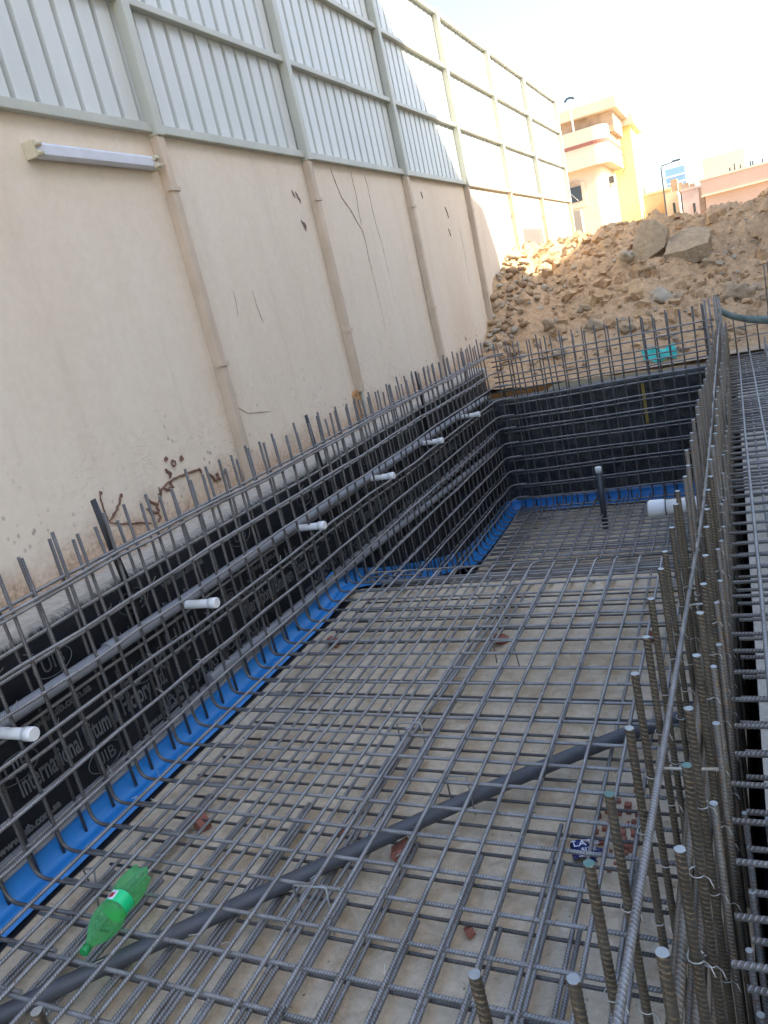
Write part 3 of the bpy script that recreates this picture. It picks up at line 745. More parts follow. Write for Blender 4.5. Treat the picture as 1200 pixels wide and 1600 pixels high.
def lump(name, mat, loc, size, seed, sub=2, rough=.35, flat=1.0, rotz=0, box=False):
    bm = bmesh.new()
    if box: bmesh.ops.create_cube(bm, size=1.6); bmesh.ops.subdivide_edges(bm, edges=bm.edges[:], cuts=3, use_grid_fill=True)
    else: bmesh.ops.create_icosphere(bm, subdivisions=sub, radius=1)
    for v in bm.verts:
        p = v.co.copy(); d = noise.noise(p * 1.1 + Vector((seed * 3.1, seed, 0))) * rough + noise.noise(p * 3.1 + Vector((seed, 0, seed))) * rough * .35 + noise.noise(p * 8 + Vector((seed, seed, 0))) * rough * .10
        v.co = p * (1 + d)
    me = bpy.data.meshes.new(name); bm.to_mesh(me); bm.free(); me.materials.append(mat)
    if not box: me.polygons.foreach_set('use_smooth', [True] * len(me.polygons))
    o = bpy.data.objects.new(name, me); C.objects.link(o); o.location = loc; o.scale = size; o.rotation_euler = (J(.5), J(.5), rotz); return o
bk = [((-2.285, 3.46, -1.775), 'red brick spacer under the mat near the blue strip in the middle distance'), ((-1.269, 3.46, -1.775), 'red brick spacer under the mat toward the middle of the far shallow floor'),
      ((-.506, 3.47, -1.775), 'red brick spacer beside the partition near its pipe'), ((-2.10, 1.92, -1.775), 'broken brick piece above and right of the green bottle'),
      ((-1.205, 1.90, -1.775), 'broken brick piece right under the grey hose'), ((-1.47, 1.96, -1.78), 'small brown brick chip left of the grey hose'), ((-.87, 1.62, -1.785), 'tiny red brick chip alone in the near concrete')]
for i, (p, lab) in enumerate(bk):
    s_ = (.045, .035, .022) if i < 5 else (.02, .015, .012)
    o = lump('brick_piece', M_brick, p, s_, i + 1, rough=.22, rotz=i * .9, box=True); tag(o, lab, 'brick', 'brick spacers under the mats')
# crumbled red brick dust by the partition
mb = MB()
for i in range(60):
    x, y = -.50 + rnd.gauss(0, .05), 2.12 + rnd.gauss(0, .07); s_ = rnd.uniform(.003, .011)
    mb.box(x - s_, x + s_, y - s_, y + s_, ZF, ZF + s_ * 1.2, mat=None)
tag(mb.build('brick_crumbs', M_brick), 'crushed red brick crumbs on the concrete beside the partition', 'rubble', kind='stuff')
# wrapper
wr = thing('wrapper', 'crumpled navy blue chocolate wrapper with white letters on the concrete', 'wrapper', loc=(-.585, 1.995, ZF + .012))
wr.rotation_euler = (0, 0, math.radians(20))
mb = MB(); mb.grid([[(u_ * .10 - .05, v_ * .075 - .037, .014 * math.sin(u_ * 5) + .008 * math.cos(v_ * 6 + u_ * 3)) for u_ in np.linspace(0, 1, 9)] for v_ in np.linspace(0, 1, 7)])
o = mb.build('foil', M_navy, wr, smooth=True); m = o.modifiers.new('t', 'SOLIDIFY'); m.thickness = .001
text_obj('LATE', .034, 'wrapper_lettering', M_wlett, wr, (0, .014, .024), Matrix.Identity(3), .001, 1.1)
text_obj('SITE', .024, 'wrapper_lettering', M_wlett, wr, (.004, -.016, .024), Matrix.Identity(3), .001, 1.1)
mb = MB(); mb.box(-.045, .045, .034, .038, .016, .018); mb.box(-.03, .05, -.036, -.032, .016, .018); mb.build('white_edge', M_wlett, wr)
for (y, z0, z1, lab) in ((2.40, -.505, -1.0, 'nearest black strap standing up behind the left rebar'), (4.33, -.545, -1.0, 'middle black strap standing up behind the left rebar'), (6.34, -.585, -1.0, 'farthest black strap standing up behind the left rebar')):
    mb = MB(); mb.tube([(-2.60, y + .03, z1 - .25), (-2.60, y + .02, z1), (-2.603, y, (z0 + z1) / 2), (-2.60, y - .02, z0)], [.026, .026, .022, .017], 8, True, flat=(1.0, .5))
    tag(mb.build('black_strap', M_black, smooth=True), lab, 'strap', 'black straps behind the left rebar')
mb = MB(); P = [[(-.772 + (u_ - .5) * .34 + .01 * math.sin(v_ * 5), 8.62 + .10 * v_ + .01 * math.sin(u_ * 9), -1.165 + .12 * v_ + .016 * math.sin(u_ * 11 + v_ * 4) + .012 * math.cos(v_ * 13 + u_ * 5)) for u_ in np.linspace(0, 1, 16)] for v_ in np.linspace(0, 1, 9)]
mb.grid(P); o = mb.build('plastic_sheet', M_teal, smooth=True); m = o.modifiers.new('t', 'SOLIDIFY'); m.thickness = .003
tag(o, 'crumpled teal plastic sheet on the ground behind the far end of the pit', 'plastic sheet')
mb = MB(); mb.box(-.955, -.925, 8.285, 8.292, -1.76, -1.33, mat=Matrix.Rotation(0, 4, 'Z'))
tag(mb.build('yellow_tape', M_yellow), 'yellow tape hanging down the black membrane at the far end', 'tape')
pts = [(-.135, 8.0, -.70), (-.11, 7.98, -.735), (-.02, 7.98, -.795), (.10, 7.95, -.84), (.26, 7.9, -.875), (.5, 7.9, -.86), (.9, 7.9, -.90)]
mb = MB(); mb.tube(pts, [.02, .03, .032, .036, .042, .045, .04], 10, flat=(1, .7))
tag(mb.build('rolled_tarp', M_tarp, smooth=True), 'rolled grey green tarp stretched from the corner bars to the right', 'tarp')

# ------------------------------------------------------------------ boundary wall and sheet fence
XB = -2.97
PY = [-.28, 1.85, 4.005, 5.84, 7.98, 10.12, 12.36, 14.66, 17.5]
ZP = 1.275
bw = thing('boundary_wall', 'long beige plastered boundary wall with cracks and brown marks along the pit', 'wall')
mb = MB(); P = []
yy = list(np.arange(-2.5, 17.62, .12))
for z in np.linspace(-1.9, ZP - .002, 22): P.append([(XB + noise.noise((y * .8, z * .9, 1)) * .006, float(y), float(z)) for y in yy])
mb.grid(P); mb.box(-3.16, XB - .012, -2.5, 17.6, -1.9, ZP - .006)
mb.build('plaster_face', M_plaster, bw, smooth=False)
def stroke(name, pts, wd, mat, parent, x=XB + .006, dense=4):
    out = []
    for i in range(len(pts) - 1):
        for q in range(dense):
            t = q / dense; y = pts[i][0] * (1 - t) + pts[i + 1][0] * t; z = pts[i][1] * (1 - t) + pts[i + 1][1] * t
            out.append((x, y + noise.noise((y * 60, z * 60, 0)) * wd * .8, z + noise.noise((y * 55, z * 55, 4)) * wd * .8))
    out.append((x, pts[-1][0], pts[-1][1])); N_ = len(out)
    rs = [wd * (.55 + .6 * abs(noise.noise((i * .7, 2, wd * 100)))) * min(1, (i + 1) / 3, (N_ - i) / 3) for i in range(N_)]
    mb = MB(); mb.tube(out, rs, 6, True, flat=(1, 1)); o = mb.build(name, mat, parent, smooth=True); return o
S_ = [[(2.775, -.547), (2.761, -.592), (2.761, -.653), (2.761, -.713)], [(2.901, -.602), (2.873, -.649), (2.812, -.691), (2.767, -.715)],
      [(2.765, -.72), (2.872, -.76), (2.975, -.792), (3.053, -.823)], [(3.062, -.669), (3.089, -.71), (3.13, -.741), (3.129, -.778), (3.104, -.781), (3.047, -.734)],
      [(3.139, -.738), (3.185, -.709), (3.191, -.678), (3.269, -.652), (3.347, -.648), (3.45, -.65), (3.565, -.658), (3.572, -.703)],
      [(3.283, -.568), (3.286, -.596), (3.313, -.61), (3.292, -.637)], [(3.217, -.675), (3.251, -.691), (3.289, -.681), (3.283, -.657)],
      [(3.627, -.707), (3.656, -.728), (3.678, -.765), (3.703, -.754), (3.73, -.78)], [(3.125, -.788), (3.127, -.817), (3.096, -.833)], [(3.164, -.686), (3.187, -.704), (3.186, -.654)]]
for i, s_ in enumerate(S_): stroke('brown_mark', s_, (.006, .010, .007, .012, .009, .012, .013, .012, .009, .009)[i], M_mark, bw)
def blot(y, z, r, name='brown_mark', mat=M_mark):
    mb = MB(); n = 14; pts = [(XB + .004, y + math.cos(2 * math.pi * q / n) * r * (1 + noise.noise((q * 1.7, y * 9, z)) * .5), z + math.sin(2 * math.pi * q / n) * r * (1 + noise.noise((q * 1.3, z * 9, y)) * .5)) for q in range(n)]
    mb.ngon_prism(pts, (1, 0, 0), .004); mb.build(name, mat, bw)
for (y, z, r) in ((3.31, -.526, .014), (3.436, -.557, .017), (3.71, -.738, .014), (3.784, -.745, .013), (3.626, -.709, .012), (2.776, -.56, .010), (2.903, -.613, .010)): blot(y, z, r)
stroke('brown_mark', [(3.36 + .017 * math.cos(q), -.564 + .017 * math.sin(q)) for q in np.linspace(0, 6.28, 9)], .007, M_mark, bw)
M_smudge = simple('dark_smudge', (.27, .21, .18), .9, 0, .5, 60)
for (y, z) in ((5.545, .985), (5.60, .975), (5.62, .945), (5.58, .77), (5.615, .755), (5.60, .735), (9.19, .95), (9.225, .91), (9.23, .87), (9.16, .70), (9.18, .66), (8.45, 1.09), (8.455, 1.07), (9.0, -.57)):
    stroke('dark_smudge', [(y - .012, z + .035), (y + .006, z + .01), (y + .012, z - .02)], .009, M_smudge, bw, dense=3)
cr = [[(6.316, 1.245), (6.324, 1.194), (6.361, 1.092), (6.409, .995), (6.53, .898), (6.614, .789), (6.688, .722), (6.7, .609), (6.692, .457), (6.71, .209), (6.713, .035), (6.711, -.22)],
      [(6.728, 1.24), (6.715, 1.174), (6.726, 1.028), (6.7, .879), (6.69, .76)], [(7.001, 1.22), (7.028, 1.13), (7.016, .931), (7.029, .776), (7.066, .587), (7.088, .216), (7.069, -.045)],
      [(4.414, .344), (4.407, .25), (4.386, .168)], [(4.642, .329), (4.645, .208), (4.673, .094)], [(9.6, .75), (9.62, .4), (9.58, .2), (9.6, .05)], [(4.05, -.35), (4.2, -.45), (4.5, -.5)]]
for i, s_ in enumerate(cr): stroke('wall_crack', s_, (.0050 if i == 0 else .0028), M_crack, bw, x=XB + .0015, dense=7)
# broken foot of the second visible post
mb = MB()
for q in range(26): 
    y, z, s_ = 5.79 + J(.035), -.60 - rnd.random() * .22, rnd.uniform(.014, .032)
    mb.box(XB - .02, XB + .012 + rnd.random() * .015, y - s_, y + s_, z - s_ * .7, z + s_ * .7)
mb.build('exposed_block', M_clay, bw)
mb = MB(); mb.box(XB, XB + .028, 5.86, 5.90, -.83, -.57); mb.build('lifted_plaster', M_post_w, bw)
fence = thing('metal_fence', 'tall white corrugated sheet metal fence on top of the beige wall', 'fence')
RZ = [1.275, 1.965, 2.64, 3.25]
for i, y in enumerate(PY):
    hw = .034
    top = MB(); top.box(XB + .0, XB + .078, y - hw, y + hw, ZP - .03, 3.30)
    add_bevel(top.build('post', M_post_w, fence), .006)
    zb = -.62 if i == 3 else (-.88 if i < 4 else -1.5)
    lw_ = MB(); lw_.box(XB + .0, XB + .066, y - hw + .003, y + hw - .003, zb, ZP - .03)
    lwo = add_bevel(lw_.build('post', M_post_b, fence), .006)
    for zc in (.95, -.10):
        c_ = MB(); c_.box(XB + .04, XB + .074, y - .052, y + .044, zc - .012, zc + .012); c_.build('clamp', M_post_b, lwo)
for i in range(len(PY) - 1):
    y0, y1 = PY[i] + .034, PY[i + 1] - .034
    for j, z in enumerate(RZ):
        r_ = MB(); h_ = .052 if j == 0 else .042
        r_.box(XB + .004, XB + (.048 if j == 0 else .055), y0, y1, z - .01, z - .01 + h_); add_bevel(r_.build('rail', M_post_w, fence), .004)
# corrugated sheets: one per bay
for i in range(len(PY) - 1):
    y0, y1 = PY[i], PY[i + 1]; pitch = .152; pr = []; y = y0
    while y < y1:
        for (d, x) in ((0, 0), (.106, 0), (.110, -.046), (.144, -.046), (.150, -.002)):
            if y + d <= y1: pr.append((y + d, x))
        y += pitch
    pr.append((y1, 0))
    mb = MB(); mb.grid([[(XB + .002 + x, yv, z) for (yv, x) in pr] for z in (ZP, 3.28)]); o = mb.build('corrugated_sheet', M_sheet, fence)
    o.modifiers.new('t', 'SOLIDIFY').thickness = -.002
# lamp fixture
lf = thing('light_fixture', 'white twin tube light fixture without tubes fixed on the beige wall', 'light fixture', loc=(XB, 3.46, 1.088))
mb = MB(); mb.ngon_prism([(0.006, -.445, -.028), (.045, -.445, -.034), (.062, -.445, -.020), (.062, -.445, .026), (.045, -.445, .040), (.006, -.445, .036)], (0, 1, 0), .89); add_bevel(mb.build('body', M_lampw, lf), .003)
for s_ in (-1, 1):
    mb = MB(); y = s_ * .452; mb.box(.0, .068, y - .008, y + .008, -.038, .042); e = add_bevel(mb.build('end_cap', M_lampe, lf), .003)
    for z in (-.018, .024):
        mb = MB(); mb.tube([(.070, y - s_ * .0, z), (.070, y - s_ * .035, z)], .013, 12); mb.build('tube_socket', M_lampe, e, smooth=True)
mb = MB(); mb.tube([(.06, .45, .0), (.075, .48, -.01), (.07, .51, .005)], .003, 6); mb.build('wire', M_lampe, lf)
# low white wall beyond the fence
lwall = MB(); lwall.box(-3.4, -2.88, 18.4, 18.6, -1.2, 1.12)
tag(add_bevel(lwall.build('low_wall', M_house)), 'short pale wall just past the end of the metal fence', 'wall')

# ------------------------------------------------------------------ dirt mound
cps = [(-2.97, 9.67, -.73), (-2.56, 9.60, -.72), (-2.00, 9.60, -.75), (-1.37, 9.60, -.74), (-.65, 9.60, -.80), (.21, 9.80, -.88), (-2.74, 10.60, -.28), (-2.14, 10.60, -.41), (-1.39, 10.60, -.49), (-.68, 10.40, -.58), (.04, 10.80, -.65),
       (-2.49, 11.80, .04), (-1.75, 11.80, -.04), (-1.13, 11.60, -.18), (-.32, 11.80, -.22), (.32, 12.00, -.25), (-2.97, 12.70, .46), (-2.67, 13.00, .43), (-2.38, 13.20, .23), (-2.12, 13.00, .35), (-1.76, 13.00, .42), (-1.29, 13.00, .34),
       (-.90, 13.00, .43), (-.47, 13.00, .18), (-.30, 13.50, .28), (-.06, 13.50, .34), (.23, 13.50, .19), (.54, 13.50, .22), (.70, 13.30, .40), (1.2, 13.3, .5), (2.2, 13, .3), (3.2, 12, -.2), (1.5, 11, -.6), (2.5, 10, -1.1), (4.5, 11, -1.2), (4.5, 14, -1.0),
       (-3.0, 10.75, .12), (-3.0, 11.6, .32), (-3.0, 15, .0), (-1.5, 15.5, -.3), (0, 15.8, -.3), (1.5, 16, -.3), (-3, 17.5, -.9), (-1, 18, -1.1), (1, 18.5, -1.1), (3, 18, -1.2),
       (-3, 8.9, -1.05), (-2, 8.8, -1.10), (-1, 8.8, -1.15), (0, 8.8, -1.19), (1.2, 8.9, -1.22), (2.5, 8.8, -1.25), (4.5, 9, -1.3), (-2.2, 9.2, -.93), (-.8, 9.2, -.98), (.4, 9.3, -1.05)]
A = np.array(cps); n_ = len(A)
def ph(r): return r
D = np.linalg.norm(A[:, None, :2] - A[None, :, :2], axis=2)
K = np.block([[ph(D) + np.eye(n_) * -.02, np.c_[np.ones(n_), A[:, :2]]], [np.c_[np.ones(n_), A[:, :2]].T, np.zeros((3, 3))]])
Wt = np.linalg.solve(K, np.r_[A[:, 2], 0, 0, 0])
def hgt(x, y):
    d = np.sqrt((A[:, 0] - x) ** 2 + (A[:, 1] - y) ** 2); base = float(d @ Wt[:n_] + Wt[n_] + Wt[n_ + 1] * x + Wt[n_ + 2] * y)
    amp = min(1, max(.25, (base + 1.2) / 1.0)) * min(1, max(.3, (y - 8.6)))
    q = noise.fractal((x * 1.1, y * 1.1, 3.3), .9, 2.1, 6) * .13
    rdg = abs(noise.noise((x * 2.6, y * 2.6, 9))) * .20 + abs(noise.noise((x * 6.5, y * 6.5, 2))) * .12 + noise.fractal((x * 12, y * 12, 1.), .7, 2.3, 5) * .06
    return base + (q + rdg - .09) * amp
mb = MB(); xsn = np.arange(-3.0, 4.6, .036); ysn = np.concatenate([np.arange(8.40, 14.2, .036), np.arange(14.2, 18.6, .2)])
mb.grid([[(float(x), float(y), max(hgt(float(x), float(y)), -1.5 + 0 * x)) for x in xsn] for y in ysn])
o = mb.build('dirt_mound', M_dirt, smooth=True); tag(o, 'large heap of excavated sandy brown dirt behind the far end of the pit', 'dirt', kind='stuff')
# concrete slabs on the mound
def slab(pts, nrm, th, lab, seed):
    """closed irregular slab from an outline: subdivided and roughened"""
    bm = bmesh.new(); top = [bm.verts.new(p) for p in pts]; nv = Vector(nrm).normalized() * th; bot = [bm.verts.new(Vector(p) + nv) for p in pts]
    bm.faces.new(top); bm.faces.new(bot[::-1])
    for i in range(len(pts)): bm.faces.new((top[i], bot[i], bot[(i + 1) % len(pts)], top[(i + 1) % len(pts)]))
    bmesh.ops.triangulate(bm, faces=bm.faces[:]); bmesh.ops.subdivide_edges(bm, edges=bm.edges[:], cuts=5, use_grid_fill=True)
    bmesh.ops.recalc_face_normals(bm, faces=bm.faces[:])
    for v in bm.verts: v.co += Vector((noise.noise(v.co * 5 + Vector((seed, 0, 0))), noise.noise(v.co * 5 + Vector((0, seed, 0))), noise.noise(v.co * 5 + Vector((0, 0, seed))))) * .022 + Vector((noise.noise(v.co * 19), noise.noise(v.co * 17), noise.noise(v.co * 18))) * .010
    me = bpy.data.meshes.new('concrete_slab'); bm.to_mesh(me); bm.free(); me.materials.append(M_slab)
    o = bpy.data.objects.new('concrete_slab', me); C.objects.link(o); tag(o, lab, 'concrete slab', 'broken slabs on the dirt heap')
slab([(-1.07, 12.0, .37), (-.90, 11.98, .33), (-.75, 11.95, .20), (-.80, 11.75, -.06), (-.99, 11.66, -.14), (-1.27, 11.7, -.17), (-1.2, 11.85, .12)], (.25, 1, -.25), .13, 'broken flat concrete slab leaning upright near the top of the dirt heap', 3)
slab([(-.80, 11.50, -.14), (-.55, 11.42, -.16), (-.24, 11.45, -.12), (-.20, 11.9, .06), (-.45, 12.1, .14), (-.74, 12.0, .06)], (0, .15, -1), .19, 'thick broken slab jutting out flat from the dirt below the leaning one', 9)
slab([(-.33, 11.35, -.33), (-.10, 11.3, -.40), (.0, 11.35, -.50), (-.06, 11.6, -.34), (-.25, 11.7, -.24)], (0, .3, -1), .14, 'smaller tilted slab fragment lower right of the jutting slab', 14)
# rocks
protos = []
def rock(loc, s_, lab, m=0, seed=1, flat=.7, group=None, sub=3):
    o = lump('rock', M_rock[m], loc, (s_, s_ * rnd.uniform(.75, 1.1), s_ * flat), seed, sub, .75, rotz=rnd.random() * 6); tag(o, lab, 'rock', group); return o
R1 = [((.04, 10.1, -.80), .165, 'largest pale boulder near the right edge behind the corner bars', 0), ((-.64, 10.15, -.645), .080, 'rounded boulder standing above the bar tips right of centre', 0), ((-.80, 10.2, -.68), .12, 'angular grey brown boulder left of the rounded one', 1),
      ((.22, 10.3, -.78), .09, 'pale stone right of the largest boulder', 0), ((.33, 10.0, -.85), .07, 'small pale stone at the right edge low on the heap', 0), ((-2.36, 12.1, .28), .13, 'brown boulder on the left crest of the heap', 2),
      ((-1.28, 11.5, -.22), .11, 'flat dirty rock left of the leaning slab foot', 1), ((-.98, 11.25, -.30), .085, 'rock lying under the leaning slab', 0), ((-1.75, 10.3, -.52), .075, 'tan rock halfway up the middle of the heap', 0),
      ((-2.1, 9.75, -.66), .10, 'broad pinkish rock behind the left bar tips', 0), ((-1.55, 9.6, -.74), .12, 'flat rock behind the middle of the far bars', 0), ((-1.15, 9.4, -.82), .08, 'pale rock behind the far bars right of middle', 0), ((-2.45, 9.3, -.88), .09, 'orange rock low beside the corner bars', 2),
      ((-1.9, 9.1, -.95), .09, 'tan rock just above the far membrane edge', 0)]
for i, (p, s_, lab, m_) in enumerate(R1):
    z = hgt(p[0], p[1]) + s_ * .25
    rock((p[0], p[1], z), s_, lab, m_, i * 1.7 + 3)
cm = MB()
for i in range(260):
    y = rnd.uniform(9.4, 13.2); x = rnd.uniform(-2.8, .9); s_ = rnd.uniform(.03, .085); z = hgt(x, y) + s_ * .15
    R_ = Matrix.Rotation(rnd.random() * 6, 3, 'Z') @ Matrix.Rotation(rnd.random() * 3, 3, 'X'); bx_ = [(sx, sy, sz) for sx in (-1, 1) for sy in (-1, 1) for sz in (-1, 1)]
    o0 = len(cm.v); cm.v += [tuple(R_ @ Vector((a_[0] * s_ * rnd.uniform(.5, 1.1), a_[1] * s_ * rnd.uniform(.4, 1), a_[2] * s_ * rnd.uniform(.3, .7))) + Vector((x, y, z))) for a_ in bx_]
    for q in ((0, 1, 3, 2), (4, 6, 7, 5), (0, 4, 5, 1), (2, 3, 7, 6), (0, 2, 6, 4), (1, 5, 7, 3)):
        cm.face([o0 + q[0], o0 + q[1], o0 + q[2]]); cm.face([o0 + q[0], o0 + q[2], o0 + q[3]])
tag(cm.build('dirt_clods', M_dirt), 'angular clods of broken dirt covering the big heap', 'dirt', kind='stuff')
pr = [lump('rock', M_rock[i % 3], (0, 0, -50), (.05, .05, .04), 20 + i * 2.3, 2, .4) for i in range(7)]
placed = []; tries = 0
while len(placed) < 110 and tries < 4000:
    tries += 1
    y = rnd.uniform(9.5, 11.6); x = -2.96 + abs(rnd.gauss(0, .17)) + .03; s_ = rnd.uniform(.028, .075)
    if y > 11.2 and x > -2.7: continue
    if any((x - q[0]) ** 2 + (y - q[1]) ** 2 < (s_ + q[2]) ** 2 * .50 for q in placed): continue
    placed.append((x, y, s_))
for i, (x, y, s_) in enumerate(placed):
    o = pr[i % 7] if i < 7 else pr[i % 7].copy()
    if i >= 7: C.objects.link(o)
    o.location = (x, y, hgt(x, y) + s_ * .35); o.scale = (s_ * 1.15, s_ * rnd.uniform(.7, 1.1), s_ * rnd.uniform(.55, .85)); o.rotation_euler = (J(.4), J(.4), rnd.random() * 6)
    tag(o, 'rounded grey or tan stone in the loose pile between wall and dirt heap', 'stone', 'stones piled against the wall'); o.name = 'stone'
# rubble crumbs over the heap
mb = MB(); ico = bmesh.new(); bmesh.ops.create_icosphere(ico, subdivisions=1, radius=1); iv = [v.co.copy() for v in ico.verts]; ifc = [[v.index for v in f.verts] for f in ico.faces]; ico.free()
for i in range(3400):
    y = 8.7 + abs(rnd.random()) ** .8 * 4.6; x = rnd.uniform(-2.95, 1.0); cl = noise.noise((x * 1.5, y * 1.5, 7))
    if cl < -.12 and rnd.random() < .6: continue
    s_ = (.006 + rnd.random() ** 4 * .045) * (1 if y > 9.6 else 1.3); z = hgt(x, y) + s_ * .2; o0 = len(mb.v)
    R_ = Matrix.Rotation(rnd.random() * 6, 3, 'Z') @ Matrix.Rotation(rnd.random() * 3, 3, 'X'); sq = Vector((1, rnd.uniform(.6, 1), rnd.uniform(.45, .8)))
    mb.v += [tuple(R_ @ (v * (1 + noise.noise(v * 2 + Vector((i, 0, 0))) * .5) * s_ * sq.x * 1.0) * 1.0 + Vector((x, y, z))) if False else tuple((R_ @ Vector((v.x * s_, v.y * s_ * sq.y, v.z * s_ * sq.z)) * (1 + noise.noise(v * 1.5 + Vector((i * .37, 0, 0))) * 1.1)) + Vector((x, y, z))) for v in iv]
    for f in ifc: mb.face([o0 + q for q in f], mi=3 if i % 2 else (i % 3))
tag(mb.build('rubble', M_rock + [M_dirt]), 'small clods and pebbles strewn over the dirt heap', 'rubble', kind='stuff')
# gravelly crumbs on the ledge
mb = MB()
for i in range(900):
    y = rnd.uniform(-.5, 8.4); x = -2.955 + abs(rnd.gauss(0, .055)); s_ = .003 + rnd.random() ** 3 * .014; o0 = len(mb.v)
    z = -.865 - (x + 2.95) * .14 + s_ * .3
    mb.v += [tuple(Vector((v.x * s_ * 1.3, v.y * s_, v.z * s_ * .7)) * (1 + noise.noise(v * 1.5 + Vector((i * .37, 0, 0))) * .5) + Vector((x, y, z))) for v in iv]
    for f in ifc: mb.face([o0 + q for q in f], mi=i % 3)
tag(mb.build('ledge_debris', M_rock), 'sandy crumbs lying on the concrete ledge below the wall', 'debris', kind='stuff')

# ------------------------------------------------------------------ far buildings
h = thing('house', 'peach two storey house with a rounded balcony just past the end of the fence', 'house', loc=(0, 50, -1.2))
def part(name, mat, parent, *boxes, bevel=0):
    mb = MB()
    for b_ in boxes: mb.box(*b_)
    o = mb.build(name, mat, parent)
    if bevel: add_bevel(o, bevel, 3)
    return o
def yb(z): return z + 1.2

def rounded(name, mat, x1, y0, y1, z0, z1, rad, grow=0.0):
    pts = [(-12, y1, z0), (-12, y0 - grow, z0)] + [(x1 + grow - rad + rad * math.sin(t_), y0 - grow + rad - rad * math.cos(t_), z0) for t_ in np.linspace(0, math.pi / 2, 7)] + [(x1 + grow, y1, z0)]
    mb = MB(); mb.ngon_prism(pts, (0, 0, 1), z1 - z0); return mb.build(name, mat, h)
rounded('balcony', M_house, -5.75, 0, 6.8, yb(5.27), yb(6.40), .8)
rounded('balcony', M_house, -5.75, 0, 6.8, yb(6.60), yb(7.36), .8)
rounded('band', M_house_t, -5.75, 0, 6.8, yb(6.40), yb(6.60), .8, .03)
rounded('wall', M_house, -6.35, .72, 7.0, 0, yb(5.27), .5)
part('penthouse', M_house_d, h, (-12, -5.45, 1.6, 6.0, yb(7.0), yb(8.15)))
part('roof', M_house, h, (-12, -5.12, .9, 6.6, yb(8.15), yb(8.75)))
part('penthouse_opening', M_glass, h, (-8.5, -7.75, 1.585, 1.6, yb(7.37), yb(7.52)), (-7.0, -6.1, 1.585, 1.6, yb(7.37), yb(7.52)))
# arched window
wn = part('window', M_house, h, (-8.62, -7.45, .62, .70, yb(3.2), yb(4.62)))
mb = MB(); n = 14; pts = [(-8.45, .61, yb(3.55)), (-7.68, .61, yb(3.55)), (-7.68, .61, yb(4.45))] + [(-8.065 + .385 * math.cos(t_), .61, yb(4.45) + .32 * math.sin(t_)) for t_ in np.linspace(.15, math.pi - .15, n)] + [(-8.45, .61, yb(4.45))]
mb.ngon_prism(pts, (0, -1, 0), .02); mb.build('arch', M_house_d, wn)
mb = MB(); mb.box(-8.43, -7.70, .58, .60, yb(3.55), yb(4.42)); mb.build('pane', M_glass, wn)
mb = MB(); mb.tube([(-8.42, .56, yb(4.2)), (-7.95, .56, yb(3.6))], .02, 6); mb.build('brace', M_ac, wn)
tw_ = part('tower_wall', M_house_y, h, (-7.5, -5.05, 7, 12, 0, yb(7.75)))
part('tower_roof', M_house, h, (-7.5, -4.75, 6.5, 12.5, yb(7.75), yb(8.35)))
mb = MB(); mb.box(-6.44, -6.0, 3.2, 4.0, yb(4.2), yb(4.75)); acu = mb.build('air_conditioner', M_ac, h); mb = MB(); mb.box(-6.36, -6.05, 3.17, 3.2, yb(4.28), yb(4.68)); mb.build('grille', M_glass, acu)
mb = MB(); mb.tube([(-5.83, 6.5, yb(6.3)), (-5.6, 6.55, yb(6.0)), (-5.55, 6.6, yb(5.4)), (-5.9, 6.7, yb(4.9))], .02, 5); mb.build('cable', M_metal, h)
for y in (2.2, 5.5): part('side_window', M_glass, h, (-6.45, -6.42, y, y + .5, yb(2.6), yb(4.4)))
an = thing('antenna', 'thin rooftop antenna mast on the peach house', 'antenna', loc=(-7.6, 50.4, 6.1))
mb = MB(); mb.tube([(0, 0, 0), (0, 0, 3.05)], .06, 6); mb.build('mast', M_ac, an); mb = MB(); mb.tube([(-.28, 0, 3.0), (-.1, 0, 3.16), (.12, 0, 3.16), (.3, 0, 3.06)], .07, 6); mb.build('head', M_metal, an)
hb = thing('house', 'low orange peach building with a stepped roof at the far right', 'house', loc=(0, 50, -1.2))
part('wall', M_house_o, hb, (-.95, 14, .3, 10, 0, yb(2.0)))
part('parapet', M_house_o, hb, (-1.10, 14, 0, 10, yb(2.0), yb(2.85)))
part('cornice', M_house, hb, (-1.16, 14, -.06, 10, yb(2.85), yb(2.95)), (-1.14, 14, -.04, .3, yb(1.98), yb(2.06)))
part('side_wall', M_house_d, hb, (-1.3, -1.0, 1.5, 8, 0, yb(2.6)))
part('roof_room', M_house, hb, (-.95, 1.3, 3.0, 9, yb(2.9), yb(4.2)))
hb3 = thing('pipe_cluster', 'small row of pipes and tanks on the flat roof at far right', 'roof pipes', loc=(0, 50, 0))
for x in (.45, .7, 1.0, 1.5, 1.62, 2.1): mb = MB(); mb.tube([(x, .3, 2.9), (x, .3, 3.2 + J(.12))], .05, 6); mb.build('pipe', M_metal, hb3)
lp = thing('street_lamp', 'single arm street lamp rising behind the dirt heap', 'street lamp', loc=(-2.45, 40, -1.2))
mb = MB(); mb.tube([(0, 0, 0), (0, 0, 4.5), (.06, 0, 4.56), (.65, 0, 4.60)], [.045, .03, .028, .022], 8); mb.build('pole', M_metal, lp, smooth=True); mb = MB(); mb.box(.5, .85, -.07, .07, 4.58, 4.66); mb.build('lamp_head', M_metal, lp)
gt = thing('tower_block', 'distant blue glass tower in the haze above the street', 'building', loc=(-9.3, 200, -1.2))
part('wall', M_tower, gt, (-2.2, 2.0, 0, 8, 0, 16.9))
for z in (8, 10, 12, 13.5, 15): part('floor_band', M_towerw, gt, (-2.3, 2.1, -.1, 8, z, z + .35))
g2 = thing('building', 'flat roofed peach block between house and street lamp', 'building', loc=(0, 60, -1.2))
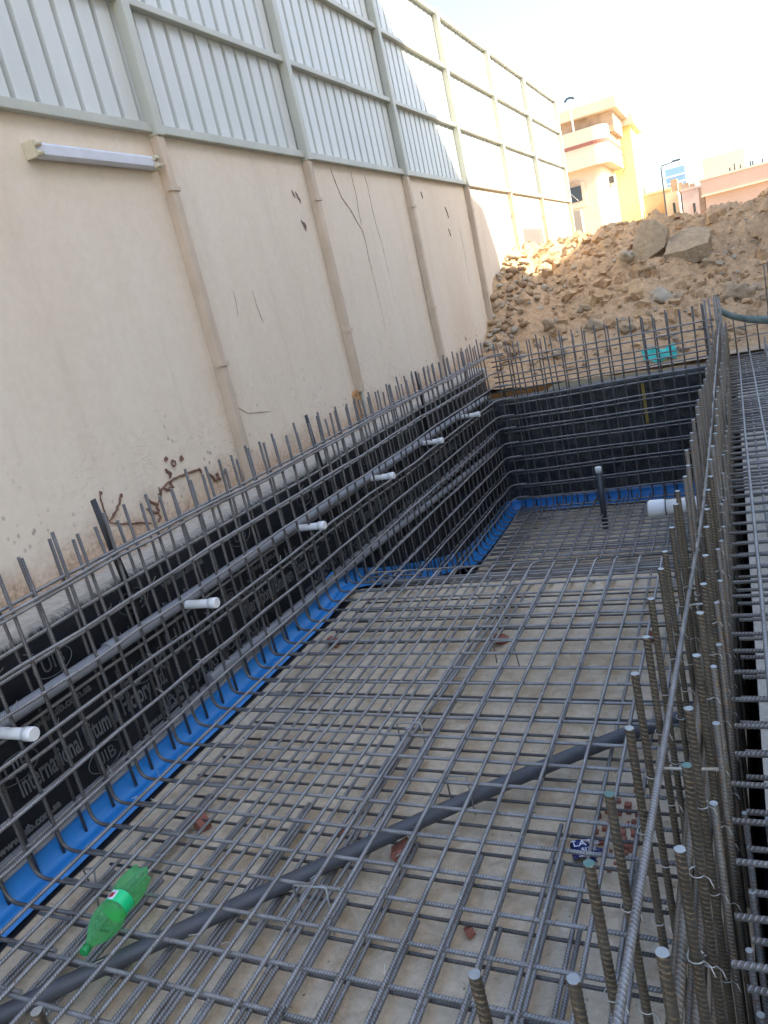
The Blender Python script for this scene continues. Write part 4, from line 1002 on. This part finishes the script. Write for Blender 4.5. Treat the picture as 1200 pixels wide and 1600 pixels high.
part('wall', M_house_o, g2, (-5.6, -3.2, 0, 6, 0, 4.6)); part('parapet', M_house, g2, (-5.65, -3.15, -.05, 6, 4.6, 4.75)); part('tank', M_ac, g2, (-4.9, -4.4, 1, 2, 4.75, 5.5))
g3 = thing('building', 'mauve grey house with roof clutter left of the orange building', 'building', loc=(0, 62, -1.2))
part('wall', M_house_g, g3, (-2.65, -1.2, 0, 6, 0, 4.35)); part('parapet', M_house_g, g3, (-2.7, -1.2, -.06, 6, 4.35, 4.5)); part('window', M_glass, g3, (-2.0, -1.85, -.02, 0, 2.4, 3.4)); 
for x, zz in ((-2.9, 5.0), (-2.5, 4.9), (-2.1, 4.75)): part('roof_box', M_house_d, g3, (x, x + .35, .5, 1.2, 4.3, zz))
g4 = thing('building', 'narrow pale house directly right of the street lamp pole', 'building', loc=(0, 58, -1.2))
part('wall', M_house, g4, (-3.5, -2.75, 0, 6, 0, 4.3)); part('window', M_glass, g4, (-3.1, -2.95, -.02, 0, 2.2, 3.6)); part('roof_box', M_house_d, g4, (-3.1, -2.7, .5, 1.5, 4.3, 5.1))
# unseen building on the right, outline shaped to shade the pit and wall
nbh = thing('shade_building', 'unseen plastered building right of the site, shaped to cast the shade on the pit', 'building', loc=(0, 0, 0))
mb = MB(); out = [(5.2, -3, -1.2), (5.2, 20, -1.2), (5.2, 20.92, 5.5), (5.2, 14.02, 5.5), (5.2, 14.02, 6.7), (5.2, 12.42, 6.7), (5.2, 12.42, 5.5), (5.2, 10.87, 5.5), (5.2, 10.67, 6.3), (5.2, 10.32, 6.95), (5.2, 9.57, 7.2), (5.2, 8.12, 8.65), (5.2, 6.72, 10.2), (5.2, -3, 10.2)]
mb.ngon_prism(out, (1, 0, 0), .35); mb.build('wall', M_house, nbh)
part('wall', M_house, nbh, (5.55, 9, -3, 9.9, -1.2, 3.0))
for z in (.2, 3.2, 6.2):
    for y in (-2, 0.5, 3, 5.5): part('window', M_glass, nbh, (5.17, 5.22, y, y + 1.1, z, z + 1.3))
